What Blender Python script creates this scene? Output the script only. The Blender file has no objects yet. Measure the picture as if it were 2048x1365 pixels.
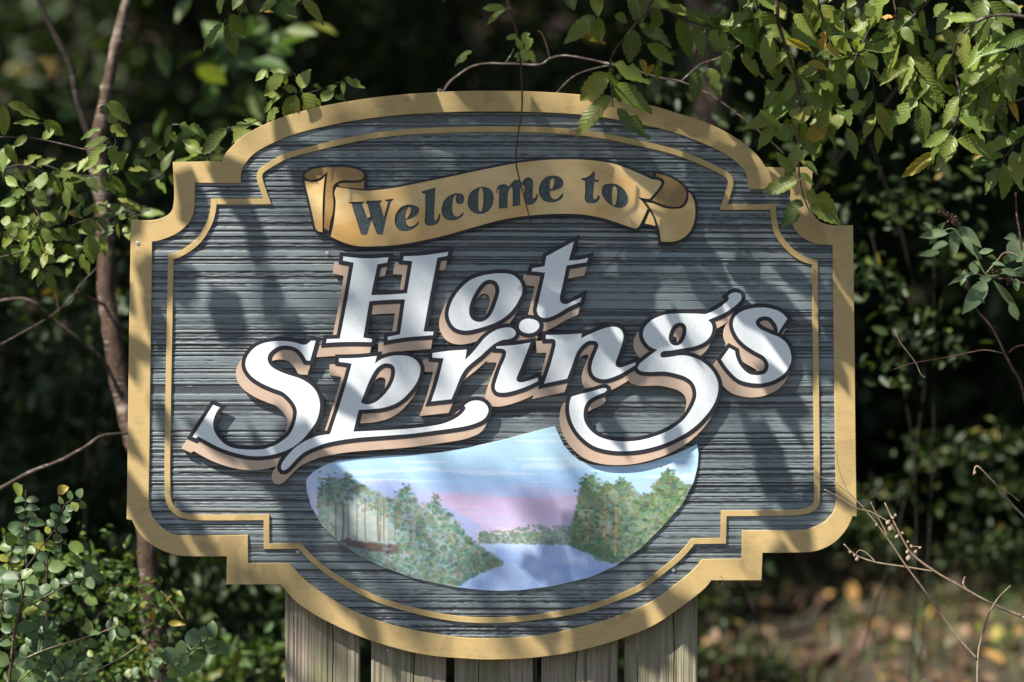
import bpy, math, random
import numpy as np
from mathutils import Vector, Matrix

random.seed(7)
rng = np.random.default_rng(7)
C = bpy.context.scene.collection
scene = bpy.context.scene

# ------------------------------------------------------------------ camera, world, sun, exposure
S = 0.0013            # metres per photograph pixel on the plane of the sign
ZC = 1.45             # camera height
DIST = 7.0
cam = bpy.data.cameras.new('camera')
cam.sensor_width = 36.0
cam.lens = 36.0 * DIST / (2048 * S)
cam.clip_end = 500
cam.dof.use_dof = True
cam.dof.focus_distance = DIST
cam.dof.aperture_fstop = 1.3
cam_o = bpy.data.objects.new('camera', cam)
cam_o.location = (0, -DIST, ZC)
cam_o.rotation_euler = (math.pi / 2, 0, 0)
C.objects.link(cam_o)
scene.camera = cam_o

SUNV = Vector((-1.45, -1.15, 2.15)).normalized()      # towards the sun
world = bpy.data.worlds.new('World')
scene.world = world
world.use_nodes = True
wn = world.node_tree.nodes
sky = wn.new('ShaderNodeTexSky')
sky.sky_type = 'NISHITA'
sky.sun_disc = False
sky.sun_elevation = math.asin(SUNV.z)
sky.sun_rotation = math.atan2(SUNV.x, SUNV.y)
wn['Background'].inputs['Strength'].default_value = 0.070
world.node_tree.links.new(sky.outputs[0], wn['Background'].inputs['Color'])
sun = bpy.data.lights.new('sun', 'SUN')
sun.energy = 5.0
sun.angle = math.radians(0.53)
sun.color = (1.0, 0.94, 0.85)
sun_o = bpy.data.objects.new('sun', sun)
sun_o.rotation_euler = SUNV.to_track_quat('Z', 'Y').to_euler()
sun_o.location = SUNV * 20
C.objects.link(sun_o)
scene.view_settings.view_transform = 'Standard'
scene.view_settings.look = 'None'
scene.view_settings.gamma = 1.0
scene.view_settings.use_curve_mapping = False
scene.view_settings.exposure = 1.15
try:
    scene.cycles.transparent_max_bounces = 8
    scene.cycles.max_bounces = 6
except Exception:
    pass

# ------------------------------------------------------------------ helpers
def W(px, py, y=0.0):
    """the point that lies y metres behind the sign and shows at this photograph pixel"""
    k = (DIST + y) / DIST * S
    return Vector(((px - 1024) * k, y, ZC - (py - 682.5) * k))

def tag(o, label=None, cat=None, group=None, kind=None):
    if label: o['label'] = label
    if cat: o['category'] = cat
    if group: o['group'] = group
    if kind: o['kind'] = kind
    return o

def empty(name, loc, label, cat, group=None):
    o = bpy.data.objects.new(name, None)
    o.empty_display_size = 0.05
    o.location = loc
    C.objects.link(o)
    return tag(o, label, cat, group)

WL = {}     # world translation of every parent
def wloc(o):
    v = Vector(o.location) if o.parent is None else WL[o.name]
    return v

def link(name, mesh, mat, parent=None, loc=(0, 0, 0), base=None):
    """mesh is in coordinates relative to loc (world)"""
    if mat is not None and len(mesh.materials) == 0:
        mesh.materials.append(mat)
    o = bpy.data.objects.new(name, mesh)
    C.objects.link(o)
    loc = Vector(loc)
    if parent is not None:
        o.parent = parent
        o.location = loc - WL.get(parent.name, Vector(parent.location))
    else:
        o.location = loc
    WL[o.name] = loc
    return o

def pydata(name, v, f, smooth=False):
    m = bpy.data.meshes.new(name)
    m.from_pydata([tuple(p) for p in v], [], f)
    if smooth:
        m.polygons.foreach_set('use_smooth', [True] * len(m.polygons))
    m.update()
    return m

def fastmesh(name, verts, quads, smooth=False):
    m = bpy.data.meshes.new(name)
    nv, nf, k = len(verts), len(quads), quads.shape[1]
    m.vertices.add(nv)
    m.vertices.foreach_set('co', verts.astype(np.float32).ravel())
    m.loops.add(nf * k)
    m.loops.foreach_set('vertex_index', quads.astype(np.int32).ravel())
    m.polygons.add(nf)
    m.polygons.foreach_set('loop_start', np.arange(0, nf * k, k, dtype=np.int32))
    try:
        m.polygons.foreach_set('loop_total', np.full(nf, k, dtype=np.int32))
    except Exception:
        pass
    m.update(calc_edges=True)
    if smooth:
        m.polygons.foreach_set('use_smooth', np.ones(nf, dtype=bool))
    m.validate()
    return m

def srgb(r, g, b):
    def f(c):
        c = c / 255.0
        return c / 12.92 if c <= 0.04045 else ((c + 0.055) / 1.055) ** 2.4
    return (f(r), f(g), f(b), 1.0)

# ------------------------------------------------------------------ node materials
class N:
    def __init__(self, name):
        self.m = bpy.data.materials.new(name)
        self.m.use_nodes = True
        self.t = self.m.node_tree
        self.b = self.t.nodes['Principled BSDF']
        self.out = self.t.nodes['Material Output']
    def n(self, typ, **kw):
        nd = self.t.nodes.new('ShaderNode' + typ)
        for k, v in kw.items():
            if k.startswith('i_'):
                key = k[2:]
                key = int(key) if key.isdigit() else key
                nd.inputs[key].default_value = v
            else:
                setattr(nd, k, v)
        return nd
    def l(self, a, b):
        self.t.links.new(a, b)
    def coord(self, scale=(1, 1, 1), kind='Object'):
        tc = self.n('TexCoord')
        mp = self.n('Mapping')
        mp.inputs['Scale'].default_value = scale
        self.l(tc.outputs[kind], mp.inputs['Vector'])
        return mp.outputs[0]
    def noise(self, co, scale, detail=3, rough=0.6, dist=0.0):
        nd = self.n('TexNoise')
        nd.inputs['Scale'].default_value = scale
        nd.inputs['Detail'].default_value = detail
        nd.inputs['Roughness'].default_value = rough
        nd.inputs['Distortion'].default_value = dist
        if co is not None: self.l(co, nd.inputs['Vector'])
        return nd.outputs['Fac']
    def ramp(self, fac, stops, interp='LINEAR'):
        nd = self.n('ValToRGB')
        cr = nd.color_ramp
        cr.interpolation = interp
        while len(cr.elements) < len(stops): cr.elements.new(0.5)
        for e, (p, c) in zip(cr.elements, stops):
            e.position = p
            e.color = c if len(c) == 4 else (*c, 1)
        self.l(fac, nd.inputs[0])
        return nd.outputs[0]
    def mix(self, fac, a, b, mode='MIX'):
        nd = self.n('MixRGB', blend_type=mode)
        for i, x in enumerate((fac, a, b)):
            if isinstance(x, (int, float)): nd.inputs[i].default_value = x
            elif isinstance(x, (tuple, list)): nd.inputs[i].default_value = x if len(x) == 4 else (*x, 1)
            else: self.l(x, nd.inputs[i])
        return nd.outputs[0]
    def math(self, op, a, b=0.0):
        nd = self.n('Math', operation=op)
        for i, x in enumerate((a, b)):
            if isinstance(x, (int, float)): nd.inputs[i].default_value = x
            else: self.l(x, nd.inputs[i])
        return nd.outputs[0]
    def color(self, c):
        if isinstance(c, (tuple, list)): self.b.inputs['Base Color'].default_value = c if len(c) == 4 else (*c, 1)
        else: self.l(c, self.b.inputs['Base Color'])
    def rough(self, r):
        if isinstance(r, (int, float)): self.b.inputs['Roughness'].default_value = r
        else: self.l(r, self.b.inputs['Roughness'])
    def spec(self, v):
        self.b.inputs['Specular IOR Level'].default_value = v
    def bump(self, h, strength=0.5, dist=0.001):
        nd = self.n('Bump')
        nd.inputs['Strength'].default_value = strength
        nd.inputs['Distance'].default_value = dist
        self.l(h, nd.inputs['Height'])
        self.l(nd.outputs[0], self.b.inputs['Normal'])

def painted(name, col, var=0.12, rough=0.5, spec=0.4, grain=0.25, stains=False):
    """brush-painted timber"""
    k = N(name)
    co = k.coord()
    st = k.coord((14, 14, 200))
    n1 = k.noise(co, 9, 5, 0.65)
    n2 = k.noise(st, 1.0, 3, 0.6)
    d = tuple(c * (1 - var) for c in col[:3])
    u = tuple(min(1, c * (1 + var * 0.7)) for c in col[:3])
    c = k.mix(n1, d, u)
    c = k.mix(k.math('MULTIPLY', n2, 0.22), c, tuple(x * 0.8 for x in col[:3]))
    sp = k.ramp(k.noise(co, 160, 2), [(0.0, (0, 0, 0)), (0.72, (0, 0, 0)), (0.80, (1, 1, 1))])
    c = k.mix(k.math('MULTIPLY', sp, 0.35), c, tuple(x * 0.45 for x in col[:3]))
    if stains:
        big = k.noise(k.coord((1, 1, 0.6)), 5.5, 2, 0.5, 0.8)
        pa = k.ramp(big, [(0.60, (0, 0, 0)), (0.615, (1, 1, 1))])
        c = k.mix(k.math('MULTIPLY', pa, 0.45), c, tuple(x * 0.62 for x in col[:3]))
        al = k.ramp(k.noise(k.coord((1, 1, 2)), 22, 5, 0.75), [(0.53, (0, 0, 0)), (0.70, (1, 1, 1))])
        c = k.mix(k.math('MULTIPLY', al, 0.33), c, (0.14, 0.125, 0.055))
        chip = k.ramp(k.noise(co, 75, 4, 0.8), [(0.69, (0, 0, 0)), (0.71, (1, 1, 1))])
        c = k.mix(k.math('MULTIPLY', chip, 0.6), c, (0.62, 0.50, 0.30))
    k.color(c)
    k.rough(k.math('ADD', k.math('MULTIPLY', n1, 0.3), rough - 0.15))
    k.spec(spec)
    k.bump(n2, grain, 0.0008)
    return k.m

M = {}
M['gold'] = painted('gold_paint', (0.48, 0.345, 0.150), 0.20, 0.5, 0.3, 0.4, True)
M['tan'] = painted('tan_paint', (0.50, 0.37, 0.28), 0.10, 0.55, 0.3)
M['black'] = painted('black_paint', (0.018, 0.018, 0.024), 0.2, 0.45, 0.4)

def mk_panel():
    k = N('blue_grey_sandblasted_cedar')
    co = k.coord((1.2, 1, 90))
    g = k.noise(co, 3.0, 6, 0.7, 0.15)
    co2 = k.coord((3, 1, 8))
    n2 = k.noise(co2, 4.0, 4, 0.6)
    fine = k.noise(k.coord((60, 60, 300)), 3.0, 3, 0.7)
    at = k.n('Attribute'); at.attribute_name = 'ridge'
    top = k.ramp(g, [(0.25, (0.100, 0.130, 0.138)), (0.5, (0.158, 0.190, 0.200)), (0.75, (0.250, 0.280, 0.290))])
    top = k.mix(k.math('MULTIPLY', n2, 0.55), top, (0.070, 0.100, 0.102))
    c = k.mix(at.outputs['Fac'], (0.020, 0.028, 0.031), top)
    wear = k.ramp(fine, [(0.55, (0, 0, 0)), (0.75, (1, 1, 1))])
    c = k.mix(k.math('MULTIPLY', wear, 0.22), c, (0.38, 0.40, 0.40))
    k.color(c)
    k.rough(k.math('ADD', k.math('MULTIPLY', fine, 0.3), 0.28))
    k.spec(0.8)
    k.b.inputs['Coat Weight'].default_value = 0.25
    k.b.inputs['Coat Roughness'].default_value = 0.3
    k.bump(fine, 0.6, 0.0006)
    return k.m
M['panel'] = mk_panel()

def mk_white():
    k = N('crackled_white_paint')
    co = k.coord()
    v = k.n('TexVoronoi', feature='DISTANCE_TO_EDGE')
    v.inputs['Scale'].default_value = 112
    nz = k.n('TexNoise'); nz.inputs['Scale'].default_value = 60
    mp = k.n('MixRGB'); mp.inputs[0].default_value = 0.012
    k.l(co, mp.inputs[1]); k.l(nz.outputs['Color'], mp.inputs[2]); k.l(co, nz.inputs['Vector'])
    k.l(mp.outputs[0], v.inputs['Vector'])
    crack = k.ramp(v.outputs['Distance'], [(0.0, (0, 0, 0)), (0.045, (1, 1, 1))])
    n1 = k.noise(co, 12, 4)
    base = k.mix(n1, (0.66, 0.71, 0.725), (0.735, 0.775, 0.785))
    k.color(k.mix(crack, (0.54, 0.59, 0.61), base))
    k.rough(0.32)
    k.spec(0.55)
    k.bump(crack, 0.06, 0.0002)
    return k.m
M['white'] = mk_white()

def mk_ribbon(name, a, b):
    k = N(name)
    n1 = k.noise(k.coord((1, 1, 1.6)), 6, 5, 0.6, 0.6)
    n2 = k.noise(k.coord((3, 1, 40)), 3, 3)
    c = k.ramp(n1, [(0.36, a), (0.62, b)])
    c = k.mix(k.math('MULTIPLY', n2, 0.18), c, (0.5, 0.33, 0.14))
    k.color(c); k.rough(0.36); k.spec(0.5)
    k.bump(n2, 0.15, 0.0006)
    return k.m
M['ribbon'] = mk_ribbon('ribbon_gold_paint', (0.56, 0.33, 0.10), (0.66, 0.49, 0.24))
M['ribbon_dark'] = mk_ribbon('ribbon_brown_paint', (0.20, 0.11, 0.025), (0.33, 0.195, 0.06))

def mk_engraved():
    k = N('engraved_dark_green_paint')
    n = k.noise(k.coord((1, 1, 1.4)), 260, 3, 0.7)
    n2 = k.noise(k.coord(), 30, 3)
    c = k.ramp(n, [(0.42, (0.030, 0.050, 0.055)), (0.62, (0.10, 0.125, 0.13)), (0.75, (0.24, 0.23, 0.19))])
    c = k.mix(k.math('MULTIPLY', n2, 0.5), c, (0.03, 0.05, 0.05))
    k.color(c); k.rough(0.6); k.bump(n, 0.8, 0.001)
    return k.m
M['engraved'] = mk_engraved()

def mk_wood(name, tint):
    k = N(name)
    oi = k.n('ObjectInfo')
    tc = k.n('TexCoord'); add = k.n('VectorMath', operation='ADD')
    sc = k.n('VectorMath', operation='SCALE'); sc.inputs['Scale'].default_value = 37.0
    cmb = k.n('CombineXYZ'); k.l(oi.outputs['Random'], cmb.inputs[0]); k.l(oi.outputs['Random'], cmb.inputs[2])
    k.l(cmb.outputs[0], sc.inputs[0])
    k.l(tc.outputs['Object'], add.inputs[0]); k.l(sc.outputs[0], add.inputs[1])
    mp = k.n('Mapping'); mp.inputs['Scale'].default_value = (60, 60, 2.2); k.l(add.outputs[0], mp.inputs[0])
    mp2 = k.n('Mapping'); mp2.inputs['Scale'].default_value = (9, 9, 2.5); k.l(add.outputs[0], mp2.inputs[0])
    mp3 = k.n('Mapping'); mp3.inputs['Scale'].default_value = (200, 200, 5); k.l(add.outputs[0], mp3.inputs[0])
    g = k.noise(mp.outputs[0], 1.0, 5, 0.65, 0.7)
    st = k.noise(mp2.outputs[0], 1.0, 4, 0.6)
    fi = k.noise(mp3.outputs[0], 1.0, 3, 0.6)
    c = k.ramp(g, [(0.28, (0.08, 0.065, 0.045)), (0.45, (0.25, 0.212, 0.155)), (0.7, (0.42, 0.375, 0.29))])
    grn = k.ramp(st, [(0.40, (0, 0, 0)), (0.62, (1, 1, 1))])
    c = k.mix(k.math('MULTIPLY', grn, 0.6), c, (0.15, 0.17, 0.065))
    pk = k.ramp(st, [(0.30, (1, 1, 1)), (0.42, (0, 0, 0))])
    c = k.mix(k.math('MULTIPLY', pk, 0.4), c, (0.27, 0.16, 0.13))
    c = k.mix(k.math('MULTIPLY', fi, 0.35), c, (0.10, 0.088, 0.065))
    k.color(c); k.rough(0.8); k.spec(0.2)
    k.bump(k.math('ADD', g, k.math('MULTIPLY', fi, 0.5)), 0.7, 0.003)
    return k.m
M['wood'] = mk_wood('weathered_timber', None)

def simple(name, col, rough=0.7, metal=0.0, var=0.3, scale=20):
    k = N(name)
    n = k.noise(k.coord(), scale, 4)
    k.color(k.mix(n, tuple(c * (1 - var) for c in col), tuple(min(1, c * (1 + var)) for c in col)))
    k.rough(rough); k.b.inputs['Metallic'].default_value = metal
    k.bump(n, 0.4, 0.002)
    return k.m
M['steel'] = simple('zinc_screw', (0.42, 0.41, 0.39), 0.45, 0.7)
M['rusty'] = simple('rusty_screw', (0.16, 0.10, 0.06), 0.7, 0.3)
M['core'] = simple('dark_sign_core', (0.05, 0.045, 0.04), 0.8)

def mk_bark(name, a, b, c3):
    k = N(name)
    n = k.noise(k.coord((30, 30, 9)), 1.0, 5, 0.7, 0.4)
    n2 = k.noise(k.coord((5, 5, 60)), 1.0, 3)
    c = k.ramp(n, [(0.3, a), (0.55, b), (0.72, c3)])
    c = k.mix(k.math('MULTIPLY', n2, 0.5), c, a)
    band = k.ramp(k.noise(k.coord((9, 9, 95)), 1.0, 4, 0.7), [(0.52, (0, 0, 0)), (0.60, (1, 1, 1))])
    patch = k.ramp(k.noise(k.coord((14, 14, 7)), 1.0, 3, 0.6), [(0.48, (0, 0, 0)), (0.58, (1, 1, 1))])
    c = k.mix(k.math('MULTIPLY', k.math('MULTIPLY', band, patch), 0.7), c, tuple(min(1, x * 1.35) for x in c3))
    k.color(c); k.rough(0.85); k.spec(0.2)
    k.bump(n, 0.9, 0.006)
    return k.m
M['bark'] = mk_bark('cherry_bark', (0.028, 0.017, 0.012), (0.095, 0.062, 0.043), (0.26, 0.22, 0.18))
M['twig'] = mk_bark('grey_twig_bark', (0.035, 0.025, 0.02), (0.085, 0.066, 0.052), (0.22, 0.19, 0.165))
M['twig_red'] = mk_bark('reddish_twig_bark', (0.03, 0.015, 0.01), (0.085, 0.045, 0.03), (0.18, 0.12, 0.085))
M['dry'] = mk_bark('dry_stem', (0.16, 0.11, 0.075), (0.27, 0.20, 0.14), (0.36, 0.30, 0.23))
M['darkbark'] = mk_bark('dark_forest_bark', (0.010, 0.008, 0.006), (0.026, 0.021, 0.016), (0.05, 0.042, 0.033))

def mk_leaf(name, stops, attr=False, spots=0.0, rough=0.42, trans=0.34, tscale=1.9, spec=0.4):
    k = N(name)
    if attr:
        a = k.n('Attribute'); a.attribute_name = 'tint'; f = a.outputs['Fac']
    else:
        oi = k.n('ObjectInfo'); f = oi.outputs['Random']
    c = k.ramp(f, stops)
    n = k.noise(k.coord((1, 1, 1)), 7 if not attr else 30, 3)
    c = k.mix(k.math('MULTIPLY', n, 0.4), c, k.mix(0.5, c, (0.02, 0.03, 0.01), 'MIX'))
    if spots:
        tc = k.n('TexCoord'); cmb = k.n('CombineXYZ'); ad = k.n('VectorMath', operation='ADD')
        k.l(k.math('MULTIPLY', f, 91.0), cmb.inputs[0])
        k.l(tc.outputs['Object'], ad.inputs[0]); k.l(cmb.outputs[0], ad.inputs[1])
        v = k.n('TexNoise'); v.inputs['Scale'].default_value = 3.4; v.inputs['Detail'].default_value = 2.0
        k.l(ad.outputs[0], v.inputs['Vector'])
        sp = k.ramp(v.outputs['Fac'], [(0.62, (0, 0, 0)), (0.70, (1, 1, 1))])
        c = k.mix(k.math('MULTIPLY', sp, spots), c, (0.15, 0.10, 0.05))
        # pale midrib and side veins
        sx = k.n('SeparateXYZ'); k.l(tc.outputs['Object'], sx.inputs[0])
        ax = k.math('ABSOLUTE', sx.outputs[0])
        rib = k.ramp(ax, [(0.0, (1, 1, 1)), (0.035, (0, 0, 0))])
        wv = k.math('SINE', k.math('MULTIPLY', k.math('SUBTRACT', sx.outputs[1], k.math('MULTIPLY', ax, 0.55)), 58.0))
        vein = k.ramp(wv, [(0.9, (0, 0, 0)), (1.0, (1, 1, 1))])
        c = k.mix(k.math('MULTIPLY', rib, 0.5), c, (0.16, 0.22, 0.09))
        c = k.mix(k.math('MULTIPLY', vein, 0.12), c, (0.15, 0.20, 0.08))
        k.bump(wv, 0.12, 0.02)
    k.color(c); k.rough(rough); k.spec(spec)
    tr = k.n('BsdfTranslucent')
    tcx = k.mix(1.0, c, (tscale, tscale * 1.05, tscale * 0.35), 'MULTIPLY')
    k.l(tcx, tr.inputs['Color'])
    mx = k.n('MixShader'); mx.inputs[0].default_value = trans
    k.l(k.b.outputs[0], mx.inputs[1]); k.l(tr.outputs[0], mx.inputs[2])
    k.l(mx.outputs[0], k.out.inputs['Surface'])
    return k.m
G = [(0.0, (0.065, 0.105, 0.016)), (0.5, (0.13, 0.18, 0.028)), (0.92, (0.22, 0.25, 0.045)), (0.985, (0.26, 0.25, 0.05)), (1.0, (0.36, 0.24, 0.04))]
M['leaf'] = mk_leaf('serrated_green_leaf', G, spots=0.75)
M['leaf_yellow'] = mk_leaf('yellow_leaf', [(0.0, (0.36, 0.30, 0.04)), (1.0, (0.42, 0.24, 0.03))], spots=0.6)
M['leaf_orange'] = mk_leaf('orange_leaf', [(0.0, (0.50, 0.22, 0.02)), (1.0, (0.55, 0.30, 0.04))], spots=0.4)
M['leaf_fresh'] = mk_leaf('fresh_green_leaf', [(0.0, (0.13, 0.205, 0.035)), (0.9, (0.22, 0.29, 0.055)), (1.0, (0.23, 0.26, 0.05))], spots=0.25)
M['privet'] = mk_leaf('round_privet_leaf', [(0.0, (0.07, 0.125, 0.055)), (0.7, (0.12, 0.185, 0.08)), (0.92, (0.16, 0.23, 0.08)), (1.0, (0.30, 0.30, 0.05))], spots=0.12, rough=0.38)
M['sage'] = mk_leaf('grey_green_leaf', [(0.0, (0.12, 0.18, 0.09)), (1.0, (0.17, 0.24, 0.12))], spots=0.1, rough=0.55)
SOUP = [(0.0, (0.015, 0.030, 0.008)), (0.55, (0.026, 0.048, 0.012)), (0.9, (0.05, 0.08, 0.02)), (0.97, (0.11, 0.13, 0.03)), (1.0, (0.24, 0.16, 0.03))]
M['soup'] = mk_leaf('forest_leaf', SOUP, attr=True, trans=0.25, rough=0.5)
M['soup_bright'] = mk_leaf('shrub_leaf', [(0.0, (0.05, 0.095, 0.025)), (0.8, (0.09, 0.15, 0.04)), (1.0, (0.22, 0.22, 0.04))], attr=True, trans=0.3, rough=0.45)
M['litter'] = mk_leaf('fallen_leaf', [(0.0, (0.045, 0.022, 0.013)), (0.35, (0.09, 0.044, 0.024)), (0.65, (0.15, 0.082, 0.048)), (0.85, (0.25, 0.16, 0.10)), (0.93, (0.42, 0.22, 0.06)), (1.0, (0.40, 0.32, 0.08))], attr=True, trans=0.1, tscale=1.2, rough=0.65)
M['grass'] = mk_leaf('grass_blade', [(0.0, (0.05, 0.09, 0.02)), (0.7, (0.09, 0.15, 0.035)), (1.0, (0.25, 0.22, 0.09))], attr=True, trans=0.3)

def mk_ground():
    k = N('forest_soil')
    n = k.noise(k.coord(), 2.2, 6, 0.7)
    n2 = k.noise(k.coord(), 40, 4, 0.7)
    c = k.ramp(n, [(0.35, (0.022, 0.015, 0.010)), (0.5, (0.045, 0.030, 0.020)), (0.65, (0.03, 0.038, 0.013))])
    c = k.mix(k.math('MULTIPLY', n2, 0.6), c, (0.06, 0.042, 0.028))
    k.color(c); k.rough(0.95); k.bump(n2, 0.8, 0.03)
    return k.m
M['ground'] = mk_ground()

# ------------------------------------------------------------------ outlines
# Each outline is traced in one of these enlarged windows (x0, y0, scale); "!" marks a hard corner.
WIN = {'a': (580, 300, 4.876), 'b': (1000, 300, 4.876), 'c': (620, 460, 5.687), 'd': (860, 460, 5.689), 'e': (360, 660, 4.267),
       'f': (620, 640, 4.014), 'g': (960, 620, 4.265), 'h': (1100, 560, 3.592), 'p': (0, 0, 1.0), 'q': (600, 160, 4.096)}

def path(txt):
    out = []
    win = WIN['p']
    for tok in txt.split():
        if tok in WIN:
            win = WIN[tok]
            continue
        hard = tok.endswith('!')
        x, y = tok.rstrip('!').split(',')
        out.append((win[0] + float(x) / win[2], win[1] + float(y) / win[2], hard))
    return out

def spline(pts, sub=5, closed=True):
    n = len(pts)
    res = []
    rngi = range(n) if closed else range(n - 1)
    for i in rngi:
        p1, p2 = pts[i], pts[(i + 1) % n]
        p0 = pts[(i - 1) % n] if (closed or i > 0) else p1
        p3 = pts[(i + 2) % n] if (closed or i < n - 2) else p2
        if p1[2] and p2[2]:
            res.append((p1[0], p1[1])); continue
        d = math.hypot(p2[0] - p1[0], p2[1] - p1[1])
        m1 = ((p2[0] - p0[0]) / 2, (p2[1] - p0[1]) / 2)
        m2 = ((p3[0] - p1[0]) / 2, (p3[1] - p1[1]) / 2)
        if p1[2]: m1 = (1.5 * (p2[0] - p1[0]) - m2[0] / 2, 1.5 * (p2[1] - p1[1]) - m2[1] / 2)
        if p2[2]: m2 = (1.5 * (p2[0] - p1[0]) - m1[0] / 2, 1.5 * (p2[1] - p1[1]) - m1[1] / 2)
        def lim(m):                                   # keep tangents no longer than the chord
            L = math.hypot(*m)
            return m if L <= d * 1.15 or L == 0 else (m[0] * d * 1.15 / L, m[1] * d * 1.15 / L)
        m1, m2 = lim(m1), lim(m2)
        k = max(2, min(sub * 2, int(d / 3)))
        for j in range(k):
            t = j / k
            h00 = 2 * t**3 - 3 * t**2 + 1; h10 = t**3 - 2 * t**2 + t
            h01 = -2 * t**3 + 3 * t**2; h11 = t**3 - t**2
            res.append((h00 * p1[0] + h10 * m1[0] + h01 * p2[0] + h11 * m2[0], h00 * p1[1] + h10 * m1[1] + h01 * p2[1] + h11 * m2[1]))
    return np.array(res)

def P(txt): return spline(path(txt))

def area(p):
    x, y = p[:, 0], p[:, 1]
    return 0.5 * np.sum(x * np.roll(y, -1) - np.roll(x, -1) * y)

def orient(p, pos=True):
    return p if (area(p) > 0) == pos else p[::-1]

def miter(p, d):
    """offset a closed outline outwards (for positive area) by d"""
    e = np.roll(p, -1, 0) - p
    L = np.maximum(np.hypot(e[:, 0], e[:, 1]), 1e-9)
    nrm = np.stack([e[:, 1] / L, -e[:, 0] / L], 1)
    pn = np.roll(nrm, 1, 0)
    b = nrm + pn
    bl = np.maximum(np.hypot(b[:, 0], b[:, 1]), 1e-6)
    b = b / bl[:, None]
    c = np.maximum((b * nrm).sum(1), 0.42)
    return p + b * (d / c)[:, None]

def union_contours(loops, level=0.0, step=1.0):
    """loops: oriented closed polygons; the outline of all points with winding number > 0, optionally grown by level"""
    allp = np.concatenate(loops)
    x0, y0 = allp.min(0) - 4 - level
    x1, y1 = allp.max(0) + 4 + level
    gx = np.arange(x0, x1, step); gy = np.arange(y0, y1, step)
    X, Y = np.meshgrid(gx, gy)
    Xf, Yf = X.ravel(), Y.ravel()
    wind = np.zeros(Xf.shape, dtype=np.int32)
    dist = np.full(Xf.shape, 1e18)
    for lp in loops:
        A = lp; B = np.roll(lp, -1, 0)
        for (ax, ay), (bx, by) in zip(A, B):
            # winding
            up = (ay <= Yf) & (by > Yf); dn = (ay > Yf) & (by <= Yf)
            cr = (bx - ax) * (Yf - ay) - (Xf - ax) * (by - ay)
            wind += (up & (cr > 0)).astype(np.int32) - (dn & (cr < 0)).astype(np.int32)
            # distance in a window
            m = 14 + level
            i0 = max(0, int((min(ax, bx) - m - x0) / step)); i1 = min(len(gx), int((max(ax, bx) + m - x0) / step) + 2)
            j0 = max(0, int((min(ay, by) - m - y0) / step)); j1 = min(len(gy), int((max(ay, by) + m - y0) / step) + 2)
            sx = X[j0:j1, i0:i1] - ax; sy = Y[j0:j1, i0:i1] - ay
            ex, ey = bx - ax, by - ay
            t = np.clip((sx * ex + sy * ey) / max(ex * ex + ey * ey, 1e-9), 0, 1)
            d2 = (sx - t * ex) ** 2 + (sy - t * ey) ** 2
            D = dist.reshape(X.shape)
            D[j0:j1, i0:i1] = np.minimum(D[j0:j1, i0:i1], d2)
    d = np.sqrt(np.minimum(dist, 400.0))
    f = (np.where(wind > 0, d, -d) + level).reshape(X.shape)
    return march(f, gx, gy)

def march(f, gx, gy):
    ins = f > 0
    H, Wd = f.shape
    nxt = {}
    cells = ins[:-1, :-1].astype(int) + 2 * ins[:-1, 1:] + 4 * ins[1:, 1:] + 8 * ins[1:, :-1]
    def pt(e):
        j, i, hor = e
        if hor:
            a, b = f[j, i], f[j, i + 1]; t = a / (a - b)
            return (gx[i] + t * (gx[i + 1] - gx[i]), gy[j])
        a, b = f[j, i], f[j + 1, i]; t = a / (a - b)
        return (gx[i], gy[j] + t * (gy[j + 1] - gy[j]))
    # edges T(top, j) R B L ; segments directed so that the inside lies on one fixed side
    tab = {1: 'TL', 2: 'RT', 3: 'RL', 4: 'BR', 6: 'BT', 7: 'BL', 8: 'LB', 9: 'TB', 11: 'RB', 12: 'LR', 13: 'TR', 14: 'LT', 5: 'TLBR', 10: 'RTLB'}
    js, is_ = np.nonzero((cells > 0) & (cells < 15))
    for j, i in zip(js.tolist(), is_.tolist()):
        s = tab[int(cells[j, i])]
        E = {'T': (j, i, True), 'B': (j + 1, i, True), 'L': (j, i, False), 'R': (j, i + 1, False)}
        for q in range(0, len(s), 2):
            nxt[E[s[q]]] = E[s[q + 1]]
    loops = []
    while nxt:
        st, cur = nxt.popitem()
        lp = [st]
        while cur != st and cur in nxt:
            lp.append(cur); cur = nxt.pop(cur)
        if len(lp) > 8:
            p = np.array([pt(e) for e in lp])
            loops.append(simplify(p, 0.12))
    return loops

def simplify(p, tol):
    n = len(p)
    if n < 8: return p
    k = int(np.argmax(((p - p[0]) ** 2).sum(1)))
    def dp(a):
        keep = [0, len(a) - 1]; stack = [(0, len(a) - 1)]
        while stack:
            s, e = stack.pop()
            if e - s < 2: continue
            d = a[e] - a[s]; L = max(math.hypot(*d), 1e-9)
            q = a[s + 1:e] - a[s]
            h = np.abs(q[:, 0] * d[1] - q[:, 1] * d[0]) / L
            m = int(np.argmax(h))
            if h[m] > tol:
                keep.append(s + 1 + m); stack += [(s, s + 1 + m), (s + 1 + m, e)]
        return a[sorted(set(keep))]
    a = dp(p[:k + 1]); b = dp(np.concatenate([p[k:], p[:1]]))
    return np.concatenate([a[:-1], b[:-1]])

def to_local(p):
    return np.stack([(p[:, 0] - 1024) * S, -(p[:, 1] - 682.5) * S], 1)

def inside(p, q):
    x, y = p
    A = q; B = np.roll(q, -1, 0)
    m = (A[:, 1] > y) != (B[:, 1] > y)
    xi = A[m, 0] + (y - A[m, 1]) / (B[m, 1] - A[m, 1]) * (B[m, 0] - A[m, 0])
    return int(np.sum(xi > x)) % 2 == 1

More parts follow.
